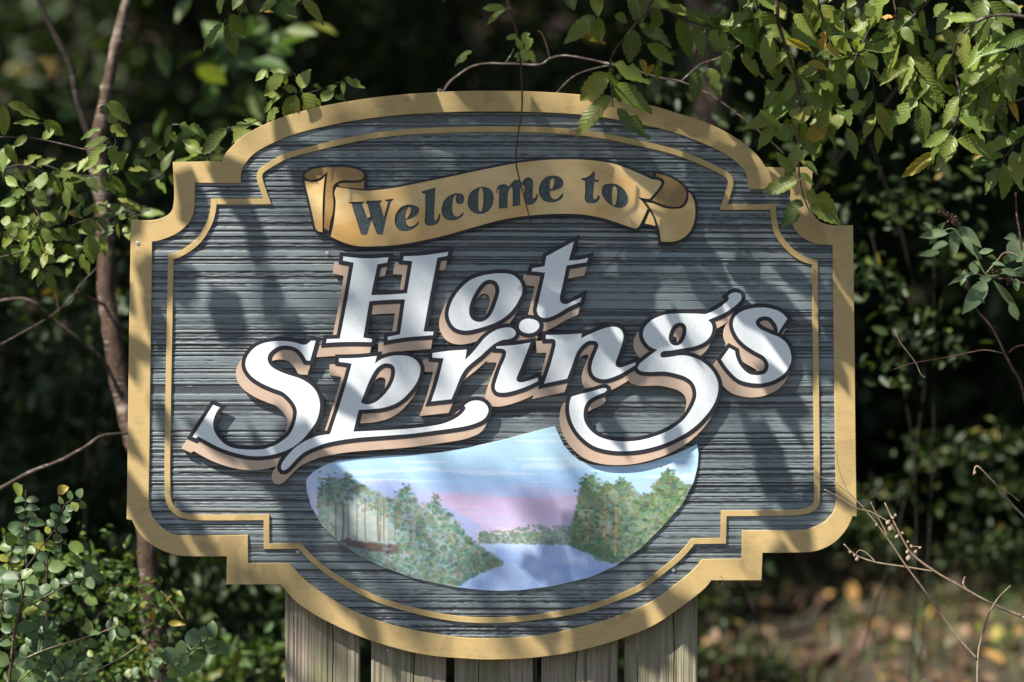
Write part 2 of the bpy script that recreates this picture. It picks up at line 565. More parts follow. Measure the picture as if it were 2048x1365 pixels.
def plate(name, loops, front, back, bevel=0.0006):
    """a cut board: closed outlines in photograph pixels (outer ones and holes), its face at y = front, its back at y = back"""
    from mathutils.geometry import delaunay_2d_cdt
    loops = [lp[np.hypot(*(lp - np.roll(lp, 1, 0)).T) > 0.02] for lp in loops]
    fixed = []
    for i, lp in enumerate(loops):
        depth = sum(inside(lp[0], o) for j, o in enumerate(loops) if j != i)
        fixed.append(orient(lp, depth % 2 == 0))
    bp = bevel / S
    rim = [to_local(lp) for lp in fixed]
    ins = [to_local(miter(lp, -bp)) for lp in fixed]
    co = np.concatenate(ins); ri = np.concatenate(rim)
    edges, n0 = [], 0
    for lp in fixed:
        n = len(lp)
        edges += [(n0 + k, n0 + (k + 1) % n) for k in range(n)]
        n0 += n
    vo, eo, fo, ov, oe, of = delaunay_2d_cdt([Vector(c) for c in co], edges, [], 1, 1e-7)
    n = len(co)
    back_i = {}
    V = [(c[0], front, ZC + c[1]) for c in co] + [(c[0], front + bevel, ZC + c[1]) for c in ri] + [(c[0], back, ZC + c[1]) for c in ri]
    mp = []
    for k, o in enumerate(ov):
        if len(o): mp.append(o[0])
        else:
            mp.append(len(V)); V.append((vo[k][0], front, ZC + vo[k][1]))
    F = []
    cen = np.array([[sum(vo[i][0] for i in f) / len(f), sum(vo[i][1] for i in f) / len(f)] for f in fo])
    par = np.zeros(len(cen), dtype=int)
    for a, b in edges:
        (ax, ay), (bx, by) = co[a], co[b]
        if ay == by: continue
        m = (ay > cen[:, 1]) != (by > cen[:, 1])
        par[m] += (ax + (cen[m, 1] - ay) / (by - ay) * (bx - ax) > cen[m, 0]).astype(int)
    for f, pr in zip(fo, par):
        if pr % 2 == 0: continue
        g = [mp[i] for i in f]
        p0, p1, p2 = (V[i] for i in g[:3])
        up = (p1[0] - p0[0]) * (p2[2] - p0[2]) - (p1[2] - p0[2]) * (p2[0] - p0[0])
        if up < 0: g = g[::-1]
        F.append(tuple(g))
        if all(i < n for i in g): F.append(tuple(i + 2 * n for i in g[::-1]))
    for a, b in edges:
        F.append((a, b, b + n, a + n)); F.append((a + n, b + n, b + 2 * n, a + 2 * n))
    return pydata(name, V, F)

# ------------------------------------------------------------------ the sign
sign = empty('welcome_sign', (0, 0.01, 0.56), 'carved welcome sign with gold frame, ribbon banner, raised white lettering and a painted lake scene', 'sign')
WL[sign.name] = Vector(sign.location)

OUT = P("""p 263,439! 303,441 328,435 343,424 348,406 349,383 346,325! 404,324 445,324! 451,309 469,289 495,268 533,248 580,230 651,212 729,198.6 803,190 888,184.5
 954,182.5 1039,183 1100,185.5 1160,190 1230,197 1300,211 1348,225 1397,240 1445,261 1487,287 1513,310 1531,335! 1626,335.5! 1623,378 1622,416 1632,437 1648,447.5 1667,451 1705.5,451!
 1708,640 1711,900 1713,1033! 1704.6,1033! 1693,1058 1671,1083 1645,1098 1616,1104.5 1525,1106! 1523,1161! 1422.5,1161! 1406,1180 1364,1213 1305,1252 1240,1278
 1184,1295 1125,1308 1056,1316.5 1000,1319 948,1318.5 841,1308 733,1278 647,1239 605,1213 583,1194 566,1174 559,1169! 453.7,1169! 454.2,1113! 390,1113 359,1111 327,1102 295,1083 276,1062 265,1041! 254,1038.7! 256,900 259,650""")
INN = P("""p 305,484.4! 328,479 357,466 380,444 389,418 390.3,366.6! 482.6,367.5! 483,347.5 492,327 515,304 562,280 605,265 663,251 727,239.5 795,231.5 851,227.5 966,224 1100,226.4
 1200,235 1300,253.5 1348,266 1397,284 1445,306 1480,332 1493,352 1497,379! 1580.5,380! 1582,432 1587,455 1602,474 1625,486 1645,490 1665,491! 1666.5,640 1669.8,900 1670.7,1009
 1662,1030 1641,1048 1606,1059.6 1483.8,1061! 1483,1117.6! 1403.8,1118.6! 1383.8,1141.8 1348,1170.8 1300,1204.6 1250,1226 1184.6,1247.6 1077,1271 969.7,1277 883.8,1270 776.3,1247.6 690.4,1213 626,1172.5
 591.5,1140 579,1127! 497,1126.6! 496.5,1070! 359.6,1070.6 334.6,1062 312,1042 301,1019.6 298.5,999.6 299.8,900""")
BOR = P("""p 336.7,510! 363,501 392.4,479 413,447 421,420.8 422.3,398! 527,398! 515.5,365 514,350.5 521,337 562,312 600,299 640,289 673,281 734,268.6 815,258.9 917,254.5 1002.8,253.5 1100,255.7
 1200,266 1300,286.4 1348,298.3 1397,316 1438.6,335.4 1461,350 1467,364 1464,380.5 1455,409! 1552.4,409! 1553,435 1561,467 1583.7,496 1609.5,513.5 1635,519.8! 1636,640 1639,900 1639,1000
 1633,1017 1616,1027 1577,1031.5 1453,1032.8! 1452,1087.6! 1388.7,1088.6! 1358,1122.4 1300,1169 1270,1187 1184.6,1219.7 1098.7,1236.9 991,1246.3 883.8,1239 754.9,1204.6 669,1159.5 626,1127.3
 597.4,1098! 528,1098.5! 527.7,1040.7! 389.4,1040.7 359,1034 339.6,1018 331,994.6 330,900""")
OUT, INN, BOR = orient(OUT), orient(INN), orient(BOR)
link('outer_frame', plate('outer_frame', [OUT, INN], -0.0065, 0.030, 0.0009), M['gold'], sign)
link('inner_border', plate('inner_border', [BOR, miter(BOR, -11.5)], -0.0065, 0.006, 0.0006), M['gold'], sign)

def span_rows(poly, ys):
    """left and right end of the outline at each height"""
    lo = np.full(len(ys), 1e9); hi = np.full(len(ys), -1e9)
    A = poly; B = np.roll(poly, -1, 0)
    for (ax, ay), (bx, by) in zip(A, B):
        if ay == by: continue
        m = (ys >= min(ay, by)) & (ys <= max(ay, by))
        x = ax + (ys[m] - ay) / (by - ay) * (bx - ax)
        lo[m] = np.minimum(lo[m], x); hi[m] = np.maximum(hi[m], x)
    return lo, hi

def fbm1(z, octs, seed):
    r = np.random.default_rng(seed)
    out = np.zeros_like(z)
    for freq, amp in octs:
        n = int(1400 * freq) + 8
        tbl = r.normal(size=n)
        t = (z * freq) % (n - 2); i = np.floor(t).astype(int); u = t - i; u = u * u * (3 - 2 * u)
        out += amp * (tbl[i] * (1 - u) + tbl[i + 1] * u)
    return out

def make_panel():
    mid = miter(INN, 12.0)
    ys = np.arange(mid[:, 1].min() + 0.6, mid[:, 1].max() - 0.6, 0.8)
    lo, hi = span_rows(mid, ys)
    NC = 170
    u = np.linspace(0, 1, NC)
    X = lo[:, None] * (1 - u) + hi[:, None] * u
    Y = np.repeat(ys[:, None], NC, 1)
    # slow waviness of the boards' grain across the width
    warp = 2.5 * np.sin(X / 610 + 0.6 + Y / 500) + 0.9 * np.sin(X / 230 + 2 + Y / 300) + 1.2 * fbm1(X.ravel() / 30 + (Y.ravel() // 9) * 7.7, [(1, 1)], 5).reshape(X.shape) * 0.0
    z = Y + warp - 190 + 20
    ridge = fbm1(z.ravel(), [(1 / 2.7, 1.0), (1 / 5.0, 0.5), (1 / 17.0, 0.12), (1 / 70.0, 0.12)], 11).reshape(X.shape)
    brk = fbm1((X / 9 + (Y // 4) * 13.3).ravel() % 1300, [(1, 1)], 3).reshape(X.shape)
    ridge = ridge + 0.30 * brk + 0.15 * np.random.default_rng(8).normal(size=X.shape)
    amp = 0.55 + 0.45 * np.clip(fbm1(z.ravel() / 24 + X.ravel() / 400, [(1, 1)], 15).reshape(X.shape) + 0.6, 0, 1)
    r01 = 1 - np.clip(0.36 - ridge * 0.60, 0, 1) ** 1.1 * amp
    depth = -(r01 * 0.0030) + 0.0020
    V = np.stack([(X - 1024) * S, depth, ZC - (Y - 682.5) * S], 2).reshape(-1, 3)
    R = len(ys)
    idx = np.arange(R * NC).reshape(R, NC)
    Q = np.stack([idx[:-1, :-1], idx[1:, :-1], idx[1:, 1:], idx[:-1, 1:]], 2).reshape(-1, 4)
    m = fastmesh('sandblasted_panel', V, Q, True)
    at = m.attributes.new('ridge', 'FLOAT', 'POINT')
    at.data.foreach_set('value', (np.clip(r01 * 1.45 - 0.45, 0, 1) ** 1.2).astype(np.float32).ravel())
    return m
pan = link('sandblasted_panel', make_panel(), M['panel'], sign)
link('panel_core', plate('panel_core', [miter(INN, 14)], 0.006, 0.026, 0.0005), M['core'], sign)

# --- raised letters
LET = []
LET.append(('H', [P("""c 385,307! 640,328 897,315! 882,374! 772,397! 700,745! 905,739 1108,724! 1168,360! 1062,352! 1070,304! 1300,292 1574,254! 1565,300! 1452,322! 1372,730! 1295,1158! 1408,1160! 1402,1200! 1100,1225 888,1257!
 890,1217! 1028,1190! 1085,793! 880,800 680,815! 612,1226! 712,1244! 705,1280! 440,1276 188,1288! 198,1243! 345,1240! 430,800! 503,378! 380,355!""")], []))
LET.append(('o', [P("""d 870,500 950,520 1015,578 1047,645 1047,720 1012,800 950,900 860,990 740,1060 600,1110 450,1146 365,1145 290,1118 240,1060 215,980 225,890 270,780 350,670 460,575 600,522 740,500""")],
            [P("""d 690,570 750,592 785,650 788,720 765,800 720,920 670,1000 610,1040 560,1050 500,1033 457,985 447,900 475,800 530,690 600,602 645,577""")]))
LET.append(('t', [P("""d 1637,135! 1577,352! 1690,345 1797,322! 1780,372! 1552,410! 1500,660 1476,770 1490,830 1545,848 1600,828 1722,768! 1708,822! 1580,880 1480,940 1380,990 1300,1006 1245,985 1216,930 1225,860 1262,700 1310,490! 1155,475!
 1165,440! 1303,418! 1322,305!""")], []))
LET.append(('S', [P("""e 1125,93! 1163,95! 1140,180 1115,265! 1083,262! 1055,213 1010,165 960,142 900,135 840,146 790,178 762,212 754,250 768,292 812,332 900,373 1000,405 1050,425 1120,470 1170,530 1197,610 1195,690 1168,780
 1120,852 1060,925 980,992 880,1040 760,1070 640,1077 520,1060 400,1025 300,982 165,908! 145,925! 115,912! 290,640! 347,662! 310,720 291,790 300,860 340,925 400,980 480,1010 590,1020 700,1018 800,990
 870,950 940,890 985,800 1003,700 985,640 940,580 880,530 800,500 700,455 620,400 575,340 565,280 585,220 640,155 720,115 820,97 920,98 1000,112 1062,130 1095,118""")], []))
LET.append(('p', [P("""f 237,310! 400,305 540,290! 525,352! 580,315 650,292 720,285 800,295 860,330 887,380 885,430 860,500 810,570 740,640 660,685 560,710 395,722! 352,897! 450,893 700,880 900,862 1060,835 1150,800 1215,757 1250,710 1238,690!
 1290,655 1350,647 1400,665 1433,710 1425,760 1385,805 1300,840 1200,862 1000,890 800,915 600,930 400,945 250,965 130,990 60,1015 0,1040 e 1050,1055 990,1110 940,1165 905,1193 880,1195 868,1170 880,1130 920,1075 980,1010
 1050,960 1110,930 1180,905 1285,888! f 240,690 310,460 338,352! 237,338!""")],
            [P("""f 620,350 668,365 686,410 675,480 640,550 580,620 520,665 460,678 412,662! 440,590 480,490 530,400 578,360""")]))
LET.append(('r', [P("""f 985,268! 1120,250 1260,240! 1247,322! 1300,270 1350,210 1400,150 1470,95 1540,68 1600,62 1640,80 1653,110 1635,140 1600,155 1540,165 1480,195 1420,245 1360,300 1290,355 1245,400 1210,460 1170,560 1137,637! 975,655!
 1020,520 1075,310! 985,305!""")], []))
LET.append(('i', [P("""g 140,312! 300,300 430,280! 370,440 312,585 322,612 360,618 430,600 492,575! 497,607! 430,640 340,675 250,700 190,707 145,698 128,665 135,620 175,500 218,400 222,355 196,335 140,330!"""),
                  P("""g 332,140 345,105 380,82 425,77 470,88 500,110 506,142 488,175 450,197 405,202 360,188 338,165""")], []))
LET.append(('n', [P("""g 560,215! 700,212 865,203! 862,243! 930,210 1000,180 1080,152 1150,147 1195,165 1220,210 1215,270 1190,350 1155,450 1157,478 1185,493 1230,482 1322,447! 1325,470! 1260,510 1180,555 1100,585 1040,592 980,570 950,520 955,450
 985,370 1008,310 1000,280 970,265 920,268 880,295 840,340 810,400 790,460 742,588! 545,630! 600,470 645,300 642,265 625,250 562,250!""")], []))
LET.append(('g', [P("""h 800,258 870,245 1000,243 1112,248! 1160,230 1220,195 1265,160 1282,135 1273,120! 1300,98 1335,91 1365,105 1372,130 1355,160 1310,200 1240,245 1180,270 1132,290! 1158,320 1163,360 1145,410 1100,452 1030,480 960,492 870,508
 808,514 790,535 800,558 850,556 950,543 1040,562 1100,595 1160,650 1198,720 1205,790 1180,880 1120,970 1030,1060 920,1130 800,1182 650,1220 500,1230 380,1215 290,1180 210,1110 160,1030 138,950 140,880 155,838! 220,820 300,800 370,780 398,778 408,790
 390,808 330,832 280,862 250,905 240,960 250,1020 290,1080 350,1125 430,1150 540,1160 650,1150 760,1120 860,1075 950,1010 1010,930 1045,850 1045,790 1020,735 970,698 900,675 820,660 700,662 650,655 628,635 642,603
 700,555 768,503! 718,482 680,440 665,390 680,340 730,290""")],
            [P("""h 930,308 965,322 978,360 965,420 935,462 900,474 865,458 850,420 860,370 888,325""")]))
LET.append(('s', [P("""h 1700,280! 1632,385! 1628,345 1612,310 1580,275 1540,263 1500,272 1474,298 1478,325 1510,355 1580,388 1650,418 1700,465 1725,530 1722,600 1680,670 1610,718 1520,743 1430,740 1350,715 1280,650 1225,572! 1285,490! 1325,512! 1335,560
 1365,620 1420,672 1480,685 1540,672 1565,630 1560,590 1530,550 1460,510 1400,470 1350,420 1318,360 1310,310 1330,260 1380,225 1450,205 1530,200 1610,215 1660,240""")], []))
LW = {'H': 'upright capital letter H', 'o': 'round letter o with a screw in its eye', 't': 'letter t with pointed top', 'S': 'large capital letter S', 'p': 'letter p with long sweeping tail',
      'r': 'letter r', 'i': 'letter i with its dot', 'n': 'letter n', 'g': 'letter g with ear and big open loop', 's': 'small final letter s'}
for q, (ch, outer, holes) in enumerate(LET):
    outer = [orient(o) for o in outer]; holes = [orient(h, False) for h in holes]
    e = q * 0.00006
    w = link('letter', plate('letter', outer + holes, -0.0196 - e, -0.0186, 0.0003), M['white'], sign)
    w['label'] = 'raised white crackled ' + LW[ch]
    big = [miter(o, 8.0) for o in outer] + [miter(h, 8.0) for h in holes]
    con = union_contours(big)
    link('letter_outline', plate('letter_outline', con, -0.0190 - e, -0.0165 + e, 0.0004), M['black'], w)
    link('drop_shade', plate('drop_shade', [c + np.array([-11.0, 20.0]) for c in con], -0.0176 - e, -0.0005 + e, 0.0006), M['tan'], w)

# --- ribbon banner
ban_pieces = {
 'main': P("""a 465,368! 600,388 740,403 870,395 1050,370 1300,320 1550,270 1800,215 b 0,165 200,130 450,103 700,98 900,108 1100,140 1250,190 1400,255 1480,292 1540,300 1575,325! 1540,385 1457,484! 1400,478 1340,462! 1385,508 1437,577! 1385,690 1348,755
  1322,772 1200,735 1000,670 800,635 600,628 400,635 200,655 0,690 a 1800,757 1500,842 1200,907 1000,935 800,945 650,940 520,905 402,850! 430,720 445,600 450,500 437,430 447,392"""),
 'fold': P("""a 148,262 170,222 250,188 400,173 560,176 670,198 718,235 720,275 690,298 620,303 530,300 470,318 428,355 420,420 428,520 420,620 398,700 385,797! 335,768! 345,560 352,400 372,215! 300,275 230,297 175,290"""),
 'tail': P("""a 145,305! 230,318 300,305 345,262! 330,400 322,560 322,805! 285,800 255,770 200,530"""),
 'inner': P("""a 478,338! 520,328 600,328 690,320 728,295! 725,385! 620,378 520,368 485,355"""),
 'curl_back': P("""b 1518,235! 1620,260 1720,310 1790,370 1815,430 1800,500 1760,548 1700,560 1620,550 1550,525 1480,498! 1560,400 1602,322 1575,285 1520,265!"""),
 'curl_front': P("""b 1422,516! 1500,530 1600,570 1700,580 1780,565 1830,500 1838,420 1880,480 1900,560 1895,680 1860,780 1800,850 1700,895 1565,897! 1550,780 1510,660 1462,572"""),
 'under': P("""b 1457,608! 1490,660 1515,745! 1410,722!"""),
}
WORD = [
 ('W', [P("""a 580,512! 727,510! 725,526! 706,532! 760,672! 790,655! 762,537! 745,530! 748,503! 898,497! 898,515! 880,521! 920,660! 960,512! 935,506! 935,490! 1012,480! 1012,495! 992,505! 950,640! 908,832! 855,830! 800,690! 755,835! 700,832! 605,530! 580,525!""")], []),
 ('e', [P("""a 1265,590 1240,640 1190,672 1135,688! 1138,720 1165,752 1210,742 1262,698! 1258,722 1220,765 1160,795 1110,798 1060,780 1030,730 1025,670 1045,610 1090,560 1150,540 1210,545 1252,565""")], [P("a 1165,563 1182,578 1180,610 1160,650 1135,680 1130,650 1140,600")]),
 ('l', [P("""a 1287,410! 1420,372! 1415,500 1408,670 1418,692 1435,688 1455,630! 1468,635! 1460,690 1430,730 1370,745 1330,735 1315,700 1322,600 1320,432! 1290,428!""")], []),
 ('c', [P("""a 1695,610! 1690,640 1650,675 1600,692 1550,690 1500,660 1480,610 1485,550 1520,480 1580,440 1640,428 1685,440 1702,480 1690,520 1655,535 1625,520 1615,480 1628,447 1602,460 1585,540 1590,620 1615,655 1650,648""")], []),
 ('o', [P("""a 1880,365 1950,385 1985,440 1985,510 1955,580 1900,622 1840,630 1780,610 1740,560 1733,500 1755,430 1810,385""")], [P("a 1862,375 1882,410 1887,490 1880,570 1862,607 1842,590 1837,500 1842,410")]),
 ('m', [P("""q 1607,932! 1620,880 1650,860 1690,862 1712,880! 1740,840 1775,822 1805,835 1818,850! 1840,815 1875,803 1903,820 1910,860 1905,960 1915,975 1930,965 1940,935! 1950,940! 1940,985 1910,1020 1870,1027 1842,1005 1838,950 1838,880 1828,866 1815,875 1806,900 1803,1032! 1742,1042!
  1742,900 1735,880 1720,895 1705,930 1700,1055! 1630,1058! 1630,930 1628,902 1620,905 1614,937!""")], []),
 ('e', [P("""b 500,257 560,262 605,290 620,330 600,370 550,395 488,408! 490,450 520,485 560,480 605,430! 618,440! 600,480 540,512 480,517 420,495 385,440 378,390 395,330 440,275""")], [P("b 515,285 528,303 525,340 505,385 490,385 485,340 495,300")]),
 ('t', [P("""b 915,208! 922,230 922,292! 962,300! 960,320! 920,318! 912,400 908,470 922,488 945,470 955,448! 973,455! 965,490 935,520 880,527 840,515 825,480 830,400 828,307! 795,297! 795,280! 835,277 880,250""")], []),
 ('o', [P("""b 1060,335 1130,340 1200,385 1245,460 1240,530 1190,568 1110,560 1040,510 995,440 995,370 1020,342""")], [P("b 1110,358 1135,380 1140,440 1130,520 1110,550 1092,520 1090,440 1095,380")]),
]
base = union_contours([miter(orient(p), 5.0) for p in ban_pieces.values()])
banner = link('ribbon_banner', plate('ribbon_banner', base, -0.0125, -0.0002, 0.0006), M['black'], sign)
banner['label'] = 'carved gold ribbon reading Welcome to, with curled ends'
holes = []
for ch, o, h in WORD:
    holes += [o[0]] + h
link('ribbon_band', plate('ribbon_band', [ban_pieces['main']] + holes, -0.0175, -0.0123, 0.0003), M['ribbon'], banner)
for kx, mt in (('fold', 'ribbon_dark'), ('tail', 'ribbon'), ('inner', 'ribbon_dark'), ('curl_back', 'ribbon_dark'), ('curl_front', 'ribbon'), ('under', 'ribbon')):
    link('ribbon_fold', plate('ribbon_fold', [ban_pieces[kx]], -0.0160, -0.0123, 0.0003), M[mt], banner)
for ch, o, h in WORD:
    w = link('engraved_letter', plate('engraved_letter', [orient(miter(orient(o[0]), 0.6))] + [miter(orient(x, False), -0.3) for x in h], -0.0140, -0.0123, 0.0002), M['engraved'], banner)

# --- the painted lake scene
PTOP = np.array([(612.5, 962), (616, 955), (625.6, 945), (651, 929.5), (677, 921), (754, 913), (831, 909.5), (882, 905), (933, 896), (1000, 881.5), (1051, 868), (1110, 853), (1116, 866), (1128, 891), (1143.6, 909), (1159, 921.5), (1184.6, 930),
                 (1218, 932.6), (1256, 932), (1295, 926), (1346, 910), (1372, 899), (1393.6, 888.5), (1396.8, 906)])
PBOT = np.array([(612.5, 962), (614, 983), (623, 1014), (646, 1052.6), (677, 1083), (715, 1109), (766.7, 1134.6), (831, 1157.7), (907.7, 1174), (965, 1180.5), (1000, 1182), (1038, 1181), (1102.6, 1173), (1179.5, 1155), (1231, 1132), (1282, 1096), (1320.5, 1057.7),
                 (1364, 1009), (1387, 965), (1395, 932), (1396.8, 907)])
def smooth_poly(a):
    return spline([(x, y, False) for x, y in a], closed=False)
loop = np.concatenate([PTOP, PBOT[::-1][1:-1]])
brd = link('lake_painting_board', plate('lake_painting_board', [loop], -0.0060, 0.004, 0.0004), M['white'], sign)

X0, Y0 = 606, 846
Wp, Hp = 798, 342
cv = np.zeros((Hp, Wp, 3))
YY, XX = np.mgrid[0:Hp, 0:Wp].astype(float)
PX, PY = XX + X0, YY + Y0
prng = np.random.default_rng(21)
def vnoise(sx, sy, seed):
    r = np.random.default_rng(seed)
    gh, gw = int(Hp / sy) + 3, int(Wp / sx) + 3
    t = r.random((gh, gw))
    fx, fy = XX / sx, YY / sy
    ix, iy = fx.astype(int), fy.astype(int)
    ux, uy = fx - ix, fy - iy
    ux = ux * ux * (3 - 2 * ux); uy = uy * uy * (3 - 2 * uy)
    return (t[iy, ix] * (1 - ux) + t[iy, ix + 1] * ux) * (1 - uy) + (t[iy + 1, ix] * (1 - ux) + t[iy + 1, ix + 1] * ux) * uy
def lay(mask, col, a=1.0):
    m = np.clip(mask, 0, 1)[..., None] * a
    cv[:] = cv * (1 - m) + np.array(col, float) * m
# sky
st = vnoise(160, 9, 1) * 0.6 + vnoise(60, 5, 2) * 0.4
yy = PY + (st - 0.5) * 34
sky_c = np.zeros_like(cv)
for c in range(3):
    sky_c[..., c] = np.interp(yy, [850, 900, 935, 960, 980, 996, 1008, 1030, 1070], [(158, 158, 152, 144, 148, 172, 178, 166, 170)[i:i + 1][0] if c == 0 else ((196, 190, 186, 174, 172, 162, 158, 158, 160)[i] if c == 1 else (212, 212, 216, 214, 212, 196, 190, 192, 196)[i]) for i in range(9)])
cv[:] = sky_c
lay((vnoise(120, 6, 4) > 0.68) * (PY < 965) * 1.0, (196, 208, 216), 0.45)
lay((vnoise(150, 7, 5) > 0.70) * (PY > 955), (200, 168, 190), 0.35)
lay(np.clip((700 - PX) / 90, 0, 1), (176, 188, 212), 0.8)
def below(line, rough=4, seed=9):
    l = np.array(line, float)
    y = np.interp(PX, l[:, 0], l[:, 1]) + (vnoise(5, 400, seed) - 0.5) * rough
    return np.clip((PY - y) / 1.5, 0, 1)
inx = lambda a, b: ((PX >= a) & (PX <= b)).astype(float)
# violet mountain on the left, rose mountain on the right
lay(below([(700, 985), (740, 968), (790, 958), (850, 982), (890, 1008), (930, 1030), (960, 1052), (978, 1070), (985, 1075)], 8, 31) * inx(690, 985), (146, 162, 206), 0.7)
lay(below([(985, 1078), (1010, 1050), (1040, 1022), (1075, 1003), (1110, 998), (1160, 990), (1260, 980)], 5, 32) * inx(985, 1270), (172, 160, 190), 0.75)
lay(below([(960, 1060), (990, 1068), (1010, 1056), (1040, 1060)], 5, 33) * inx(955, 1060), (200, 176, 188), 0.7)
# water
wat = below([(900, 1086), (1140, 1088), (1150, 1084), (1260, 1132)], 1.5, 34)
lay(wat * inx(880, 1262), (152, 174, 214))
wv_ = vnoise(40, 30, 41) * 0.5 + vnoise(22, 16, 42) * 0.5
lay(wat * inx(880, 1262) * (wv_ > 0.52) * np.clip((wv_ - .52) * 8, 0, 1), (168, 186, 218), 0.7)
lay(wat * inx(880, 1262) * np.clip((0.42 - wv_) * 8, 0, 1), (130, 156, 208), 0.6)
def stamp(x, y, rx, ry, col, a=0.8, ang=0.0):
    R = int(max(rx, ry) + 3)
    i, j = int(x - X0), int(y - Y0)
    i0, i1, j0, j1 = max(0, i - R), min(Wp, i + R), max(0, j - R), min(Hp, j + R)
    if i1 <= i0 or j1 <= j0: return
    dx = PX[j0:j1, i0:i1] - x; dy = PY[j0:j1, i0:i1] - y
    u = dx * math.cos(ang) + dy * math.sin(ang); v = -dx * math.sin(ang) + dy * math.cos(ang)
    d = (u / rx) ** 2 + (v / ry) ** 2
    m = np.clip((1.25 - d) * 1.1, 0, 1) * a * (0.7 + 0.3 * prng.random(d.shape))
    m = m[..., None]
    cv[j0:j1, i0:i1] = cv[j0:j1, i0:i1] * (1 - m) + np.array(col) * m
def soften(pal, to, f): return [tuple(np.array(c) * (1 - f) + np.array(to) * f) for c in pal]
PAL = [(98, 134, 124), (80, 116, 108), (128, 138, 116), (112, 104, 88), (54, 88, 84), (128, 158, 146), (100, 120, 84), (140, 120, 98)]
PALR = [(92, 122, 98), (74, 104, 82), (120, 132, 84), (98, 90, 70), (50, 76, 66), (112, 144, 122), (90, 112, 68), (132, 116, 80)]
PAL = [tuple(np.array(c) * (0.90, 0.94, 0.94)) for c in soften(PAL, (118, 138, 130), .2)]
PALR = [tuple(np.array(c) * (0.88, 0.93, 0.90)) for c in soften(PALR, (108, 128, 106), .2)]
def mass(top, bot, x0, x1, n, pal, r=(2, 6), a=0.75):
    t, b = np.array(top, float), np.array(bot, float)
    for _ in range(n):
        x = prng.uniform(x0, x1)
        yt, yb = np.interp(x, t[:, 0], t[:, 1]), np.interp(x, b[:, 0], b[:, 1])
        if yb <= yt: continue
        y = prng.uniform(yt, yb)
        c = np.array(pal[prng.integers(len(pal))]) + prng.normal(0, 8, 3)
        stamp(x, y, prng.uniform(*r), prng.uniform(*r) * 0.7, c, a, prng.uniform(-.6, .6))
LT = [(618, 1005), (640, 985), (665, 962), (700, 955), (730, 975), (760, 985), (790, 1000), (808, 975), (820, 985), (850, 1010), (870, 1000), (885, 1015), (915, 1040), (935, 1070), (960, 1095), (1000, 1125)]
LB = [(612, 990), (646, 1058), (715, 1115), (831, 1162), (900, 1178), (930, 1165), (960, 1145), (1002, 1126)]
def fill(top, bot, x0, x1, col, a):
    t, bt = np.array(top, float), np.array(bot, float)
    j = (vnoise(7, 7, 61) - .5) * 12
    m = (PX > x0) & (PX < x1) & (PY > np.interp(PX, t[:, 0], t[:, 1]) + 5 + j) & (PY < np.interp(PX, bt[:, 0], bt[:, 1]) + j * .4)
    sh = (vnoise(30, 20, 62) * .6 + vnoise(11, 9, 63) * .4 - .5)[..., None] * 46
    cc = np.clip(np.array(col) + sh * (1, 1, .9), 0, 255)
    cv[:] = np.where(m[..., None], cv * (1 - a) + cc * a, cv)
fill(LT, LB, 636, 1001, (128, 150, 142), .6)
mass(LT, LB, 640, 1000, 900, [(118, 138, 130), (132, 140, 128), (104, 126, 118)], (5, 10), 0.6)
lay(below([(640, 1000), (740, 1000), (780, 1030)], 8, 51) * inx(660, 775) * (1 - below([(640, 1085), (780, 1090)], 6, 52)), (160, 168, 164), 0.55)
for x in (672, 686, 697, 714, 731, 757, 761, 768, 790):
    wv0 = prng.uniform(-2, 2)
    for y in np.arange(prng.uniform(1000, 1015), 1083, 2.0):
        stamp(x + wv0 * math.sin(y / 17), y, 1.5 if x not in (686, 757) else 2.6, 2, (104, 90, 74), 0.75)
mass([(650, 960), (700, 958), (760, 990), (800, 1005)], [(650, 1015), (700, 1015), (760, 1030), (800, 1040)], 634, 800, 300, PAL, (2, 6), 0.7)
mass([(630, 1030), (665, 1045)], [(630, 1050), (665, 1080)], 625, 668, 80, PAL, (2, 5), 0.6)
mass(LT, LB, 790, 1000, 520, PAL, (2, 8), 0.75)
mass(LT, LB, 800, 1000, 110, [(52, 88, 86), (60, 96, 84)], (3, 6), 0.6)
mass(LT, LB, 700, 1000, 90, [(150, 170, 160), (160, 150, 130)], (2, 5), 0.6)
mass([(680, 1085), (800, 1085), (1000, 1120)], LB, 660, 1000, 620, PAL, (2, 6), 0.7)
mass([(690, 1078), (790, 1092)], [(690, 1090), (790, 1108)], 685, 795, 60, [(78, 66, 66), (92, 80, 74)], (4, 8), 0.8)
for cx, cy, w in ((660, 960, 16), (655, 975, 20), (695, 958, 9), (697, 975, 30), (812, 980, 15), (812, 1000, 28), (872, 1002, 9), (872, 1022, 16)):
    for _ in range(34):
        c = np.array(PAL[prng.integers(len(PAL))]) + prng.normal(0, 8, 3) - 8
        stamp(cx + prng.normal(0, w * .45), cy + prng.normal(0, 6), prng.uniform(2, 5), prng.uniform(1.5, 3), c, 0.8, prng.uniform(-.8, .8))
# far shore
fill([(955, 1064), (1010, 1066), (1060, 1056), (1100, 1056), (1160, 1054)], [(955, 1086), (1160, 1090)], 958, 1165, (114, 138, 130), .8)
mass([(955, 1062), (1010, 1062), (1060, 1050), (1100, 1052), (1160, 1050)], [(955, 1086), (1160, 1090)], 958, 1165, 420, [(92, 120, 108), (84, 112, 100), (104, 126, 108), (122, 122, 104), (80, 104, 98)], (2, 5), 0.7)
